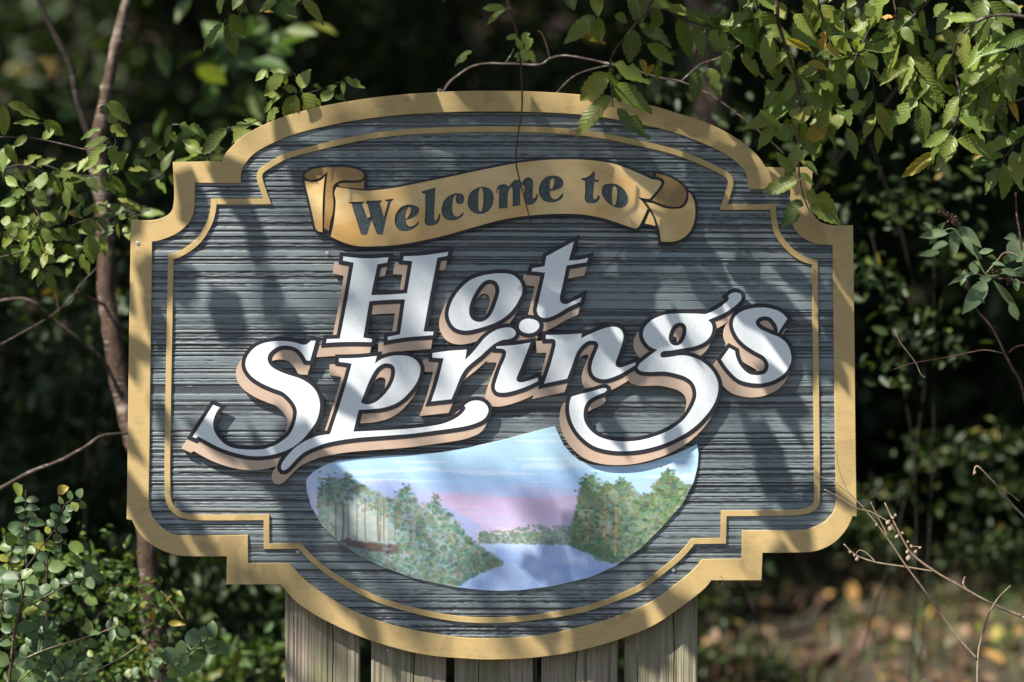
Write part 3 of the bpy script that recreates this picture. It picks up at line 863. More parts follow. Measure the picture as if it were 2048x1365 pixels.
# right-hand trees
RT = [(1140, 1075), (1155, 1010), (1165, 960), (1185, 950), (1200, 975), (1215, 965), (1230, 985), (1240, 960), (1258, 965), (1275, 985), (1300, 990), (1318, 960), (1335, 945), (1350, 955), (1372, 972), (1390, 975)]
RB = [(1140, 1092), (1160, 1095), (1200, 1120), (1240, 1130), (1280, 1100), (1330, 1052), (1380, 985), (1394, 960)]
fill(RT, RB, 1143, 1394, (112, 134, 118), .8)
mass(RT, RB, 1145, 1392, 900, [(106, 124, 108), (94, 116, 100), (120, 130, 108)], (5, 9), 0.6)
mass(RT, RB, 1145, 1392, 800, PALR, (2, 8), 0.75)
mass(RT, RB, 1150, 1385, 110, [(46, 76, 66), (62, 84, 60)], (3, 7), 0.6)
mass(RT, RB, 1150, 1385, 90, [(150, 164, 130), (160, 150, 124)], (2, 5), 0.6)
mass([(1150, 1085), (1240, 1090)], [(1150, 1095), (1240, 1130)], 1140, 1245, 160, [(84, 118, 84), (70, 104, 80)], (2, 5), 0.8)
for x, y1, w in ((1177, 1085, 2.2), (1209, 1100, 2.6), (1231, 1112, 3.0)):
    for y in np.arange(1015, y1, 2.0):
        stamp(x + 1.5 * math.sin(y / 20 + x), y, w, 2, (166, 142, 104) if prng.random() < .6 else (120, 92, 64), 0.85)
for cx, cy, w in ((1172, 965, 14), (1175, 990, 20), (1212, 972, 18), (1245, 970, 16), (1333, 952, 14), (1328, 975, 28), (1350, 1000, 28), (1300, 1010, 26)):
    for _ in range(46):
        c = np.array(PALR[prng.integers(len(PALR))]) + prng.normal(0, 8, 3)
        stamp(cx + prng.normal(0, w * .5), cy + prng.normal(0, 8), prng.uniform(2, 6), prng.uniform(1.5, 3.5), c, 0.85, prng.uniform(-.8, .8))
cv += (vnoise(3, 2, 71) - 0.5)[..., None] * 9
cv = np.clip(cv, 0, 255)
def paint_mesh():
    NX, NY = 640, 170
    xs = np.linspace(613.2, 1396.4, NX)
    top = np.interp(xs, PTOP[:, 0], PTOP[:, 1]) + 0.5
    bot = np.interp(xs, PBOT[:, 0], PBOT[:, 1]) - 0.5
    v = np.linspace(0, 1, NY)
    Xg = np.repeat(xs[None, :], NY, 0)
    Yg = top[None, :] * (1 - v[:, None]) + bot[None, :] * v[:, None]
    V = np.stack([(Xg - 1024) * S, np.full(Xg.shape, -0.0063), ZC - (Yg - 682.5) * S], 2).reshape(-1, 3)
    idx = np.arange(NY * NX).reshape(NY, NX)
    Q = np.stack([idx[:-1, :-1], idx[1:, :-1], idx[1:, 1:], idx[:-1, 1:]], 2).reshape(-1, 4)
    m = fastmesh('lake_painting', V, Q, True)
    fx = np.clip(Xg - X0, 0, Wp - 1.01); fy = np.clip(Yg - Y0, 0, Hp - 1.01)
    ix, iy = fx.astype(int), fy.astype(int); ux, uy = (fx - ix)[..., None], (fy - iy)[..., None]
    ix1, iy1 = np.minimum(ix + 1, Wp - 1), np.minimum(iy + 1, Hp - 1)
    c = (cv[iy, ix] * (1 - ux) + cv[iy, ix1] * ux) * (1 - uy) + (cv[iy1, ix] * (1 - ux) + cv[iy1, ix1] * ux) * uy
    c = c / 255.0
    c = np.where(c <= 0.04045, c / 12.92, ((c + 0.055) / 1.055) ** 2.4)
    rgba = np.concatenate([c, np.ones((*c.shape[:2], 1))], 2).reshape(-1, 4)
    at = m.color_attributes.new('paint', 'FLOAT_COLOR', 'POINT')
    at.data.foreach_set('color', rgba.astype(np.float32).ravel())
    return m
def mk_paint():
    k = N('landscape_oil_paint')
    a = k.n('Attribute'); a.attribute_name = 'paint'
    gm = k.mix(1.0, a.outputs['Color'], (1.30, 1.28, 1.24), 'MULTIPLY')
    k.color(gm); k.rough(0.33); k.spec(0.5)
    k.bump(k.noise(k.coord((1, 1, 3)), 120, 3), 0.25, 0.0008)
    return k.m
link('lake_painting', paint_mesh(), mk_paint(), brd)

# --- screws
def screw_mesh():
    v, f = [], []
    n = 14
    prof = [(0.0050, 0.0), (0.0050, -0.0012), (0.0040, -0.0019), (0.0022, -0.0020), (0.0018, -0.0008), (0.0, -0.0008)]
    for r, y in prof:
        for k in range(n):
            a = 2 * math.pi * k / n
            v.append((r * math.cos(a), y, r * math.sin(a)))
    for i in range(len(prof) - 1):
        for k in range(n):
            f.append((i * n + k, i * n + (k + 1) % n, (i + 1) * n + (k + 1) % n, (i + 1) * n + k))
    return pydata('screw', v, f)
sm = screw_mesh(); sm.materials.append(M['steel'])
sm2 = sm.copy(); sm2.materials.clear(); sm2.materials.append(M['rusty'])
for px, py, yd, mm in ((655, 508, -0.002, sm), (968, 594, -0.002, sm), (1345, 499, -0.002, sm2), (596, 1105, -0.002, sm), (1347, 1141, -0.002, sm), (993, 1254, -0.002, sm2), (1349, 676.5, -0.003, sm), (276, 487, -0.0066, sm)):
    link('screw', mm, None, sign, W(px, py, yd)).scale = (1.0, 1.0, 1.0)
wd = link('screw', sm, None, sign, W(793, 302, -0.002)); wd.scale = (0.6, 1, 0.6)

# ------------------------------------------------------------------ ground
def gz(x, y):
    x = np.asarray(x, float); y = np.asarray(y, float)
    z = np.where(y > 3, (y - 3) * 0.055, 0.0) + np.where(y > 11, (y - 11) * 0.55, 0.0) + np.where(y > 28, -(y - 28) * 0.55, 0.0)
    return z + 0.03 * np.sin(x * 1.9 + y * .7) + 0.025 * np.sin(y * 2.3 - x) * (np.abs(x) < 40)
gx_ = np.concatenate([np.linspace(-160, -14, 14)[:-1], np.linspace(-14, 14, 113), np.linspace(14, 160, 14)[1:]])
gy_ = np.concatenate([np.linspace(-120, -9, 12)[:-1], np.linspace(-9, 32, 165), np.linspace(32, 220, 14)[1:]])
GX, GY = np.meshgrid(gx_, gy_)
GZ = gz(GX, GY) + np.where((np.abs(GX) < 14) & (GY < 31) & (GY > -9), np.random.default_rng(3).normal(0, 0.008, GX.shape), 0)
idx = np.arange(GX.size).reshape(GX.shape)
Q = np.stack([idx[:-1, :-1], idx[:-1, 1:], idx[1:, 1:], idx[1:, :-1]], 2).reshape(-1, 4)
gr = link('ground', fastmesh('ground', np.stack([GX, GY, GZ], 2).reshape(-1, 3), Q, True), M['ground'])
tag(gr, kind='structure')
def G0(x, y): return float(gz(x, y))

# ------------------------------------------------------------------ picket fence behind the sign
fence = empty('picket_fence', (0, 0.05, 0), 'weathered grey-green timber boards standing under and behind the sign', 'fence')
WL[fence.name] = Vector(fence.location)
def board(xa, xb, cracks, seed):
    w0 = (xb - xa) * S
    nc = int(w0 / 0.0008); nr = 64
    z0, z1 = -0.12, 1.80
    x = np.linspace(0, w0, nc); z = np.linspace(z0, z1, nr)
    X, Z = np.meshgrid(x, z)
    r = np.random.default_rng(seed)
    wob = 0.004 * np.sin(Z * 3.1 + seed) + 0.0015 * np.sin(Z * 9 + seed * 2)
    g = fbm1(((X + wob) * 1000 + 20 + seed * 37).ravel(), [(1 / 3.0, 0.5), (1 / 8.0, 0.6), (1 / 30., .5)], 40 + seed).reshape(X.shape)
    Y = 0.0011 * np.clip(g, -2, 2)
    for cx, za, zb, wd in cracks:
        xc = cx * w0 + 0.004 * np.sin(Z * 4 + cx * 9) + 0.001 * np.sin(Z * 31)
        Y += np.where((np.abs(X - xc) < wd) & (Z > za) & (Z < zb), 0.012, 0)
    edge = np.minimum(X, w0 - X)
    Y += 0.004 * np.clip(1 - edge / 0.004, 0, 1) ** 2
    V = np.stack([X, Y, Z], 2).reshape(-1, 3)
    ii = np.arange(nc * nr).reshape(nr, nc)
    Qf = np.stack([ii[:-1, :-1], ii[:-1, 1:], ii[1:, 1:], ii[1:, :-1]], 2).reshape(-1, 4)
    # sides, top and back
    n0 = len(V); T = 0.038
    L = ii[:, 0]; Rr = ii[:, -1]
    VB = np.concatenate([np.stack([np.zeros(nr), np.full(nr, T), z], 1), np.stack([np.full(nr, w0), np.full(nr, T), z], 1)])
    bl = n0 + np.arange(nr); br = n0 + nr + np.arange(nr)
    Qs = np.stack([bl[:-1], L[:-1], L[1:], bl[1:]], 1)
    Qr = np.stack([Rr[:-1], br[:-1], br[1:], Rr[1:]], 1)
    Qb = np.stack([br[:-1], bl[:-1], bl[1:], br[1:]], 1)
    Qt = np.array([[ii[-1, 0], ii[-1, -1], br[-1], bl[-1]]])
    return fastmesh('picket', np.concatenate([V, VB]), np.concatenate([Qf, Qs, Qr, Qb, Qt]), False)
for q, (xa, xb, ck) in enumerate([(568, 718, [(0.62, 0.0, 0.74, 0.0011), (0.13, 0.2, 0.9, 0.0006)]), (741, 892, [(0.52, 0, 0.9, 0.0006), (0.55, .3, .66, 0.0010)]),
                                  (908, 1066, [(0.33, 0.0, 0.9, 0.0009), (0.7, 0.1, .58, 0.0006)]), (1083, 1237, [(0.45, 0.0, 0.9, 0.0010)]),
                                  (1250, 1397, [(0.66, -0.2, 1.9, 0.0014), (0.2, 0, .63, 0.0006)])]):
    link('picket', board(xa, xb, ck, q + 1), M['wood'], fence, ((xa - 1024) * S, 0.034, 0))
def box(sx, sy, sz, name='box', bev=0.004):
    import bmesh
    bm = bmesh.new(); bmesh.ops.create_cube(bm, size=1)
    for v in bm.verts: v.co = Vector((v.co.x * sx, v.co.y * sy, v.co.z * sz))
    bmesh.ops.bevel(bm, geom=bm.edges[:], offset=bev, segments=1, affect='EDGES')
    m = bpy.data.meshes.new(name); bm.to_mesh(m); bm.free(); return m
for z in (0.22, 1.35):
    link('rail', box(1.16, 0.045, 0.09, 'rail'), M['wood'], fence, (-0.05, 0.098, z))
link('picket', box(0.09, 0.09, 1.7, 'post'), M['wood'], fence, ((1040 - 1024) * S, 0.17, 0.75)).name = 'post'
nl = link('nail', sm, None, fence, W(776, 1301, 0.032)); nl.scale = (0.8, 1, 0.8)
nl = link('nail', sm2, None, fence, W(1255, 1285, 0.033)); nl.scale = (0.7, 1, 0.7)

# ------------------------------------------------------------------ leaves and twigs
def leaf_mesh(seed, kind):
    r = np.random.default_rng(seed)
    n = 12 if kind == 'serr' else 7
    left, right, mid = [], [], []
    curl = r.uniform(-0.05, 0.28); fold = r.uniform(0.05, 0.45)
    bites = [(r.uniform(.25, .9), r.choice([-1, 1]), r.uniform(.25, .7)) for _ in range(r.integers(0, 3))] if kind == 'serr' else []
    bend = r.uniform(-.10, .10)
    for k in range(n + 1):
        t = k / n
        if kind == 'serr': w = 0.5 * math.sin(math.pi * t ** 0.85) ** 0.80 * (1 - 0.15 * t)
        elif kind == 'round': w = 0.5 * math.sin(math.pi * t) ** 0.55
        else: w = 0.5 * math.sin(math.pi * t ** 0.8) ** 0.9
        y = t; z = -curl * t * t; cx = bend * math.sin(math.pi * t)
        mid.append((cx, y, z))
        for side, arr in ((-1, left), (1, right)):
            ww = w
            if kind == 'serr' and 0 < k < n: ww = w * (1.0 if k % 2 else 0.86) * r.uniform(0.93, 1.03)
            for bt, bs, bd in bites:
                if bs == side and abs(t - bt) < 0.07: ww *= 1 - bd
            yy_ = y - (0.02 if (k % 2 == 0 and kind == 'serr') else 0)
            arr.append((cx + side * ww, yy_, z + fold * ww + 0.03 * math.sin(t * 9 + side)))
    v, f = [], []
    for k in range(n + 1): v += [left[k], mid[k], right[k]]
    for k in range(n):
        a = 3 * k
        if k == 0: f += [(1, 4, 3), (1, 5, 4)]
        elif k == n - 1: f += [(a, a + 1, a + 4), (a + 1, a + 2, a + 4)]
        else: f += [(a, a + 1, a + 4, a + 3), (a + 1, a + 2, a + 5, a + 4)]
    b = len(v)
    v += [(-0.012, 0, 0.005), (0.012, 0, 0.005), (0.008, -0.14, 0.03), (-0.008, -0.14, 0.03)]
    f += [(b, b + 1, b + 2, b + 3)]
    return pydata('leaf', v, f, True)
KIND = {'serr': [leaf_mesh(100 + i, 'serr') for i in range(9)], 'round': [leaf_mesh(200 + i, 'round') for i in range(4)], 'lance': [leaf_mesh(300 + i, 'lance') for i in range(4)]}
_lm = {}
def leaf_of(kind, i, mat):
    k = (kind, i, mat)
    if k not in _lm:
        m = KIND[kind][i].copy(); m.materials.clear(); m.materials.append(M[mat]); _lm[k] = m
    return _lm[k]
lr = random.Random(17)
def place_leaf(parent, base, tip, width, mat='leaf', kind='serr', face=None):
    base, tip = Vector(base), Vector(tip)
    Yv = tip - base
    L = max(Yv.length, 1e-4); Yv = Yv / L
    n = face or Vector((-0.25 + lr.uniform(-.45, .45), -0.9, 0.45 + lr.uniform(-.45, .5)))
    Xv = Yv.cross(n)
    if Xv.length < 0.1: Xv = Yv.cross(Vector((1, 0, 0.3)))
    Xv.normalize(); Zv = Xv.cross(Yv).normalized()
    me = leaf_of(kind, lr.randrange(len(KIND[kind])), mat)
    o = bpy.data.objects.new('leaf', me)
    C.objects.link(o)
    o.parent = parent
    sx = width
    mtx = Matrix(((Xv.x * sx, Yv.x * L, Zv.x * L, base.x), (Xv.y * sx, Yv.y * L, Zv.y * L, base.y), (Xv.z * sx, Yv.z * L, Zv.z * L, base.z), (0, 0, 0, 1)))
    mtx.translation = base - WL.get(parent.name, Vector(parent.location))
    o.matrix_local = mtx
    return o

def smooth3(pts, k=5):
    pts = [Vector(p) for p in pts]
    if len(pts) < 3: 
        return [pts[0].lerp(pts[-1], i / 4) for i in range(5)]
    out = []
    for i in range(len(pts) - 1):
        p0 = pts[max(0, i - 1)]; p1 = pts[i]; p2 = pts[i + 1]; p3 = pts[min(len(pts) - 1, i + 2)]
        for j in range(k):
            t = j / k
            out.append(0.5 * ((2 * p1) + (p2 - p0) * t + (2 * p0 - 5 * p1 + 4 * p2 - p3) * t * t + (-p0 + 3 * p1 - 3 * p2 + p3) * t ** 3))
    out.append(pts[-1])
    return out
def tube(name, pts, r0, r1, sides=7, rough=0.12, k=5, seed=0):
    P_ = smooth3(pts, k)
    rr = random.Random(seed + int(abs(P_[0].x) * 1000))
    v, f = [], []
    n = len(P_)
    up = Vector((0.3, 1, 0.2)).normalized()
    for i, p in enumerate(P_):
        d = (P_[min(n - 1, i + 1)] - P_[max(0, i - 1)]).normalized()
        a = d.cross(up).normalized() if abs(d.dot(up)) < .98 else d.cross(Vector((1, 0, 0))).normalized()
        b = d.cross(a)
        t = i / (n - 1)
        r = r0 * (1 - t) + r1 * t
        kn = 1 + rr.uniform(-rough, rough)
        for s in range(sides):
            an = 2 * math.pi * s / sides
            q = r * kn * (1 + rr.uniform(-rough, rough) * .5)
            v.append(p + a * math.cos(an) * q + b * math.sin(an) * q)
    for i in range(n - 1):
        for s in range(sides):
            f.append((i * sides + s, i * sides + (s + 1) % sides, (i + 1) * sides + (s + 1) % sides, (i + 1) * sides + s))
    f.append(tuple(range(sides))[::-1]); f.append(tuple((n - 1) * sides + s for s in range(sides)))
    return pydata(name, v, f, True)
def px3(pts, y=0.0):
    out = []
    for p in pts:
        out.append(W(p[0], p[1], p[2] if len(p) > 2 else y))
    return out
def branch(parent, name, pts, w0, w1, mat='twig', y=0.0, sides=6):
    """w0, w1: diameters in photograph pixels at the sign's distance"""
    return link(name, tube(name, px3(pts, y), w0 * S / 2, w1 * S / 2, sides), M[mat], parent)
def auto_leaves(parent, pts, y, n, size, wid, mat='leaf', kind='serr', spread=0.75, droop=0.25, start=0.1, mats=None):
    Pp = smooth3(px3(pts, y), 8)
    for q in range(n):
        t = start + (1 - start) * (q + lr.uniform(-.3, .3)) / max(n - 1, 1)
        t = min(max(t, 0), 1)
        f = t * (len(Pp) - 1); i = min(int(f), len(Pp) - 2); p = Pp[i].lerp(Pp[i + 1], f - i)
        d = (Pp[i + 1] - Pp[i]).normalized()
        side = 1 if q % 2 else -1
        perp = Vector((-d.z, 0, d.x)) * side
        dirv = d * lr.uniform(.4, .9) + perp * spread * lr.uniform(.6, 1.3) + Vector((0, lr.uniform(-.5, .5), -droop))
        if q == n - 1: dirv = d + Vector((0, 0, -droop))
        dirv.normalize()
        L = lr.uniform(*size) * S; wd_ = L * lr.uniform(*wid)
        b = p + dirv * 0.008
        m = mat if mats is None else lr.choice(mats)
        place_leaf(parent, b, b + dirv * L, wd_, m, kind)

def soup(name, centers, sizes, aspect=0.5, seed=0, up=0.6, droop=0.3, tints=None, facing=None):
    r = np.random.default_rng(seed)
    n = len(centers)
    T = np.array([(0, 0, 0), (-.42, .32, .10), (-.36, .68, .08), (0, 1, -.06), (.36, .68, .08), (.42, .32, .10)])
    d = r.normal(size=(n, 3)); d[:, 1] *= 0.5 if droop > 1 else 1; d[:, 2] -= droop; d /= np.linalg.norm(d, axis=1)[:, None]
    nn = r.normal(size=(n, 3)) * 0.75; nn[:, 2] += up; nn[:, 1] -= up * .35
    if facing is not None:
        nn = nn * 0.5 + np.array(facing)[None, :]
        nf = nn / np.linalg.norm(nn, axis=1)[:, None]
        d = d - nf * (d * nf).sum(1)[:, None]; d /= np.linalg.norm(d, axis=1)[:, None]
    x = np.cross(d, nn); x /= np.maximum(np.linalg.norm(x, axis=1), 1e-6)[:, None]
    z = np.cross(x, d)
    L = np.asarray(sizes)[:, None]
    V = centers[:, None, :] + (T[None, :, 0:1] * x[:, None, :] * aspect + T[None, :, 1:2] * d[:, None, :] + T[None, :, 2:3] * z[:, None, :]) * L[:, None, :]
    b = (np.arange(n) * 6)[:, None]
    Q = np.concatenate([b + np.array([[0, 3, 2, 1]]), b + np.array([[0, 5, 4, 3]])], 1).reshape(-1, 4)
    m = fastmesh(name, V.reshape(-1, 3), Q, True)
    at = m.attributes.new('tint', 'FLOAT', 'FACE')
    tt = r.random(n) if tints is None else tints
    at.data.foreach_set('value', np.repeat(tt, 2).astype(np.float32))
    return m

# ------------------------------------------------------------------ tree that overhangs the sign
over = empty('overhanging_tree', (3.0, -1.4, 0), 'serrated-leaf tree whose leafy branches hang over the top right of the sign', 'tree')
WL[over.name] = Vector(over.location)
link('trunk', tube('trunk', [(3.0, -1.4, -0.1), (2.95, -1.38, 1.2), (2.8, -1.3, 2.4), (2.5, -1.2, 3.2), (2.1, -1.1, 3.9)], 0.11, 0.06, 12), M['bark'], over)
for a in ([(2.8, -1.3, 2.5), (2.3, -.2, 2.9), (1.2, 0.35, 3.1), (-0.2, 0.4, 3.2), (-1.6, 0.3, 3.3)], [(2.6, -1.2, 3.0), (2.2, .1, 3.5), (0.6, .5, 3.9), (-1.2, .6, 4.0)],
          [(2.85, -1.3, 2.3), (2.5, -0.6, 2.6), (1.8, .2, 2.75), (0.9, 0.3, 2.7), (0.1, 0.3, 2.6)], [(2.5, -1.2, 3.2), (2.4, -0.3, 3.3), (1.8, 0.6, 3.2)]):
    link('limb', tube('limb', a, 0.04, 0.012, 8), M['twig'], over)

def F6(x, y): return (1300 + x / 2.738, y / 2.738)
# branch paths in view (photograph pixels, third number = metres behind the sign)
BR = [
 ([(1330, -60, -.35), (1300, 10, -.3), (1262, 60, -.25), (1225, 110, -.2), (1221, 150, -.2), (1226, 215, -.2)], 6, 2.5),
 ([(1560, -60, -.3), (1555, 30, -.25), (1570, 90, -.2), (1590, 150, -.2), (1600, 210, -.2), (1597, 280, -.18), (1598, 340, -.16), (1606, 390, -.15), (1620, 425, -.14)], 8, 2.0),
 ([(1900, -60, -.2), (1840, 20, -.15), (1790, 60, -.1), (1740, 95, -.05), (1690, 120, 0)], 8, 3),
 ([(2080, 40, -.3), (2010, 30, -.3), (1960, 40, -.25), (1920, 75, -.25), (1905, 125, -.2), (1920, 190, -.2), (1915, 240, -.2), (1880, 290, -.15)], 8, 3),
 ([(1480, -60, .1), (1440, 20, .1), (1400, 80, .12), (1390, 120, .15), (1370, 150, .15)], 6, 2),
 ([(1700, -60, -.1), (1690, 30, -.1), (1700, 90, 0), (1740, 140, 0), (1750, 200, .05), (1755, 250, .05)], 6, 2),
 ([(2090, 180, -.2), (2040, 200, -.2), (2000, 215, -.2), (1985, 240, -.2)], 5, 2),
 ([(1000, -60, -.3), (1018, 10, -.28), (1035, 70, -.25), (1042, 140, -.22), (1044, 215, -.2), (1036, 270, -.18), (1032, 325, -.16), (1046, 385, -.14), (1063, 450, -.12)], 5.0, 2.2),
 ([(1780, -50, .3), (1720, 100, .3), (1660, 200, .35), (1640, 260, .35)], 6, 2),
 ([(560, -60, -.2), (500, -10, -.2), (474, 50, -.2), (470, 80, -.2)], 5, 2.5),
 ([(700, -80, .1), (640, -20, .1), (600, 10, .1)], 5, 2),
]
bo = []
for q, (pts, a, b) in enumerate(BR):
    bo.append(branch(over, 'branch', pts, a, b, 'twig_red' if q in (1, 7) else 'twig'))
bo[7]['label'] = 'bare thin twig dangling in front of the sign'
def lf(par, wx, pts, y=-0.18, mat='leaf', kind='serr'):
    """pts: x1,y1,x2,y2,width in enlarged-window pixels of window wx = (x0, y0, scale)"""
    x0, y0, sc = wx
    for t in pts:
        m = t[5] if len(t) > 5 else mat
        yy_ = y + lr.uniform(-.08, .08)
        b = W(x0 + t[0] / sc, y0 + t[1] / sc, yy_)
        e = W(x0 + t[2] / sc, y0 + t[3] / sc, yy_ + lr.uniform(-.03, .03))
        place_leaf(par, b, e, t[4] / sc * S * (1.22 if m in ('leaf', 'leaf_fresh') else 1.0), m, kind, Vector((-0.2 + lr.uniform(-.3, .3), -1.0, 0.35 + lr.uniform(-.3, .4))))
w5 = (860, 0, 4.014)
lf(bo[0], w5, [(1430, 590, 1190, 810, 165), (1450, 770, 1140, 1048, 150), (1470, 680, 1815, 877, 150), (1500, 870, 1778, 1120, 125), (1480, 510, 1775, 665, 150), (1320, 130, 1082, 328, 130), (1355, 140, 1358, 350, 100),
               (1640, 240, 1585, 495, 150), (1680, 200, 1938, 368, 110), (1740, 360, 1982, 515, 110), (1650, -20, 1705, 180, 145), (1325, -40, 1350, 122, 105), (1110, -40, 1160, 87, 90), (1480, 130, 1600, 180, 80),
               (1450, 590, 1480, 690, 110), (1480, 690, 1525, 830, 90), (1740, 0, 1940, 40, 100), (1850, 500, 1830, 655, 60)], -0.2)
lf(bo[0], w5, [(1280, 330, 1425, 340, 80, 'leaf_yellow'), (1690, 480, 1740, 600, 60, 'leaf_yellow'), (1800, 520, 1735, 600, 50, 'leaf_yellow')], -0.18)
lf(bo[7], w5, [(700, 310, 615, 300, 70), (770, 260, 775, 410, 90), (725, 410, 850, 500, 90), (690, 430, 760, 500, 70), (600, 75, 410, 45, 75), (600, 80, 450, 180, 60), (335, 410, 195, 530, 75), (740, 400, 690, 300, 50)], -0.22, 'leaf_fresh')
w3 = (1300, 200, 3.102)
lf(bo[1], w3, [(915, 500, 697, 575, 100), (940, 620, 808, 792, 105), (965, 570, 1160, 695, 110), (990, 650, 1188, 778, 90), (930, 455, 1025, 520, 40), (905, 420, 830, 490, 60), (920, 300, 850, 440, 80), (930, 250, 1040, 350, 60),
               (900, 150, 1000, 20, 90), (895, 40, 970, -60, 90), (1110, 60, 1040, 190, 90), (1165, 90, 1160, 175, 80), (1220, 190, 1275, 365, 60), (880, 60, 930, 130, 80), (800, 210, 700, 60, 80), (850, 260, 780, 130, 90),
               (1090, 150, 960, 260, 110), (905, 280, 960, 400, 70), (960, 380, 1040, 470, 40), (880, 430, 790, 330, 60)], -0.17)
w6 = (1300, 0, 2.738)
grp = {4: [(265, 375, 235, 562, 80), (315, 375, 390, 528, 75), (500, 298, 585, 425, 50, 'leaf_yellow'), (430, 260, 340, 240, 45), (240, 80, 380, 150, 60), (420, 280, 410, 420, 60), (500, 290, 630, 430, 60), (560, 40, 430, 180, 95), (600, 20, 480, 0, 80), (600, 50, 595, 190, 50), (190, 60, 370, 90, 60)],
       1: [(740, 415, 618, 528, 85), (760, 410, 895, 485, 70), (790, 430, 915, 540, 60), (790, 550, 820, 660, 75), (850, 520, 965, 595, 70), (985, 600, 918, 718, 65), (690, 20, 745, 110, 70), (790, 80, 905, 215, 70), (840, 160, 765, 225, 70), (830, -10, 955, 105, 45), (740, 215, 895, 285, 45, 'leaf_yellow'), (720, 310, 700, 400, 60),
           (690, 180, 620, 200, 50), (750, 300, 640, 380, 60), (800, 440, 740, 540, 70), (700, 500, 620, 600, 60)],
       2: [(860, 350, 990, 382, 60, 'leaf_yellow'), (965, 235, 1055, 325, 60, 'leaf_yellow'), (1050, 195, 1185, 210, 40, 'leaf_fresh'), (950, 170, 945, 280, 55, 'leaf_orange'), (1225, 75, 1085, 175, 80), (1180, 300, 1240, 388, 70), (1370, 240, 1180, 275, 70, 'leaf_fresh'), (1000, 60, 1080, 160, 80), (1120, 0, 1040, 110, 90), (1180, 20, 1240, 100, 70), (960, 100, 1000, 200, 80),
           (1330, 100, 1265, 95, 40, 'leaf_orange'), (1330, 90, 1395, 100, 35, 'leaf_orange'), (1420, 60, 1400, 120, 60), (1470, 0, 1440, 60, 70)],
       3: [(1450, 318, 1240, 418, 80, 'leaf_fresh'), (1430, 365, 1255, 458, 65), (1450, 340, 1613, 465, 75), (1530, 470, 1398, 552, 75), (1570, 450, 1715, 545, 55), (1585, 490, 1570, 600, 70), (1740, 425, 1835, 550, 85), (1590, 165, 1705, 300, 70), (1680, 320, 1608, 435, 80), (1700, 295, 1832, 420, 95), (1645, 60, 1568, 170, 85), (1835, 88, 1685, 185, 90),
           (1860, 85, 1945, 195, 60), (1925, 205, 1775, 245, 70), (1860, 270, 1925, 325, 70), (1410, 110, 1530, 210, 70), (1380, 150, 1440, 230, 60), (1560, 90, 1630, 20, 70), (1720, 10, 1860, 70, 60), (1990, 60, 2048, 10, 40, 'leaf_yellow'), (1500, 220, 1560, 300, 60), (1620, 280, 1540, 320, 60), (1600, 340, 1520, 300, 50),
           (1920, 320, 2010, 345, 70), (1980, 390, 2060, 470, 80), (1860, 360, 1960, 420, 80), (2000, 240, 2060, 290, 60)],
       6: [(1925, 530, 1805, 598, 75), (1960, 525, 2018, 672, 45, 'leaf_orange'), (1620, 615, 1612, 718, 75), (1690, 650, 1895, 722, 65, 'leaf_fresh'), (1680, 768, 1898, 858, 95), (1665, 745, 1562, 928, 85), (1548, 838, 1372, 972, 80, 'leaf_yellow'), (1890, 640, 1970, 760, 50), (1820, 740, 1790, 800, 60, 'leaf_fresh'), (1700, 640, 1640, 560, 60),
           (1900, 560, 1840, 640, 70), (1780, 430, 1700, 520, 60)],
       5: [(1240, 575, 1328, 775, 70), (1080, 700, 1130, 875, 55), (1150, 380, 1180, 480, 60), (1180, 560, 1080, 640, 70), (1000, 500, 930, 430, 60), (1000, 420, 1070, 440, 70), (1090, 490, 1130, 560, 60), (1030, 580, 1100, 680, 80), (1020, 640, 1000, 690, 60)]}
for k_, v_ in grp.items():
    lf(bo[k_], w6, v_, -0.12)
w4 = (380, 0, 4.014)
lf(bo[9], w4, [(270, 190, 98, 412, 95), (300, 190, 390, 485, 100), (320, 120, 462, 302, 115), (340, 10, 470, 103, 80), (280, -20, 200, 110, 110), (420, -40, 340, 60, 90)], -0.2)
lf(bo[10], w4, [(900, 0, 1085, 190, 90), (830, 65, 875, -10, 55), (700, 0, 545, 85, 80), (600, 95, 665, 95, 40, 'leaf_orange'), (740, 60, 860, 150, 70)], 0.1)
EXTRA = [([(1250, -40), (1330, 20), (1400, 50), (1450, 60)], -.1, 12), ([(1500, -40), (1520, 40), (1560, 90)], -.1, 10), ([(1620, -40), (1650, 40), (1660, 100), (1640, 160)], 0, 12), ([(1780, -40), (1800, 60), (1830, 130), (1840, 200)], -.1, 14),
         ([(1960, -40), (1980, 60), (1960, 140), (1970, 200)], -.15, 14), ([(2070, 60), (2020, 110), (1990, 160)], -.2, 10), ([(2080, 250), (2030, 290), (2000, 330)], -.1, 7), ([(1640, 120), (1600, 200), (1560, 240)], .05, 10)]
for pts, yv, n_ in EXTRA:
    st_ = branch(over, 'branch', pts, 4, 1.6, 'twig', yv)
    auto_leaves(st_, pts, yv, n_, (55, 92), (.40, .52), droop=.35, mats=['leaf', 'leaf_fresh', 'leaf_fresh', 'leaf'])
# less regular leaves that fill between the traced ones
auto_leaves(bo[2], BR[2][0], 0, 10, (45, 75), (.38, .5), droop=.3, mats=['leaf', 'leaf', 'leaf_fresh'])
auto_leaves(bo[3], BR[3][0], 0, 10, (50, 80), (.38, .5), droop=.3, mats=['leaf', 'leaf', 'leaf_fresh'])
auto_leaves(bo[8], BR[8][0], 0, 14, (40, 65), (.38, .55), droop=.3, mats=['leaf', 'leaf', 'leaf_fresh'])
auto_leaves(bo[5], BR[5][0], 0, 10, (40, 70), (.38, .55), droop=.3, mats=['leaf', 'leaf', 'leaf_fresh'])

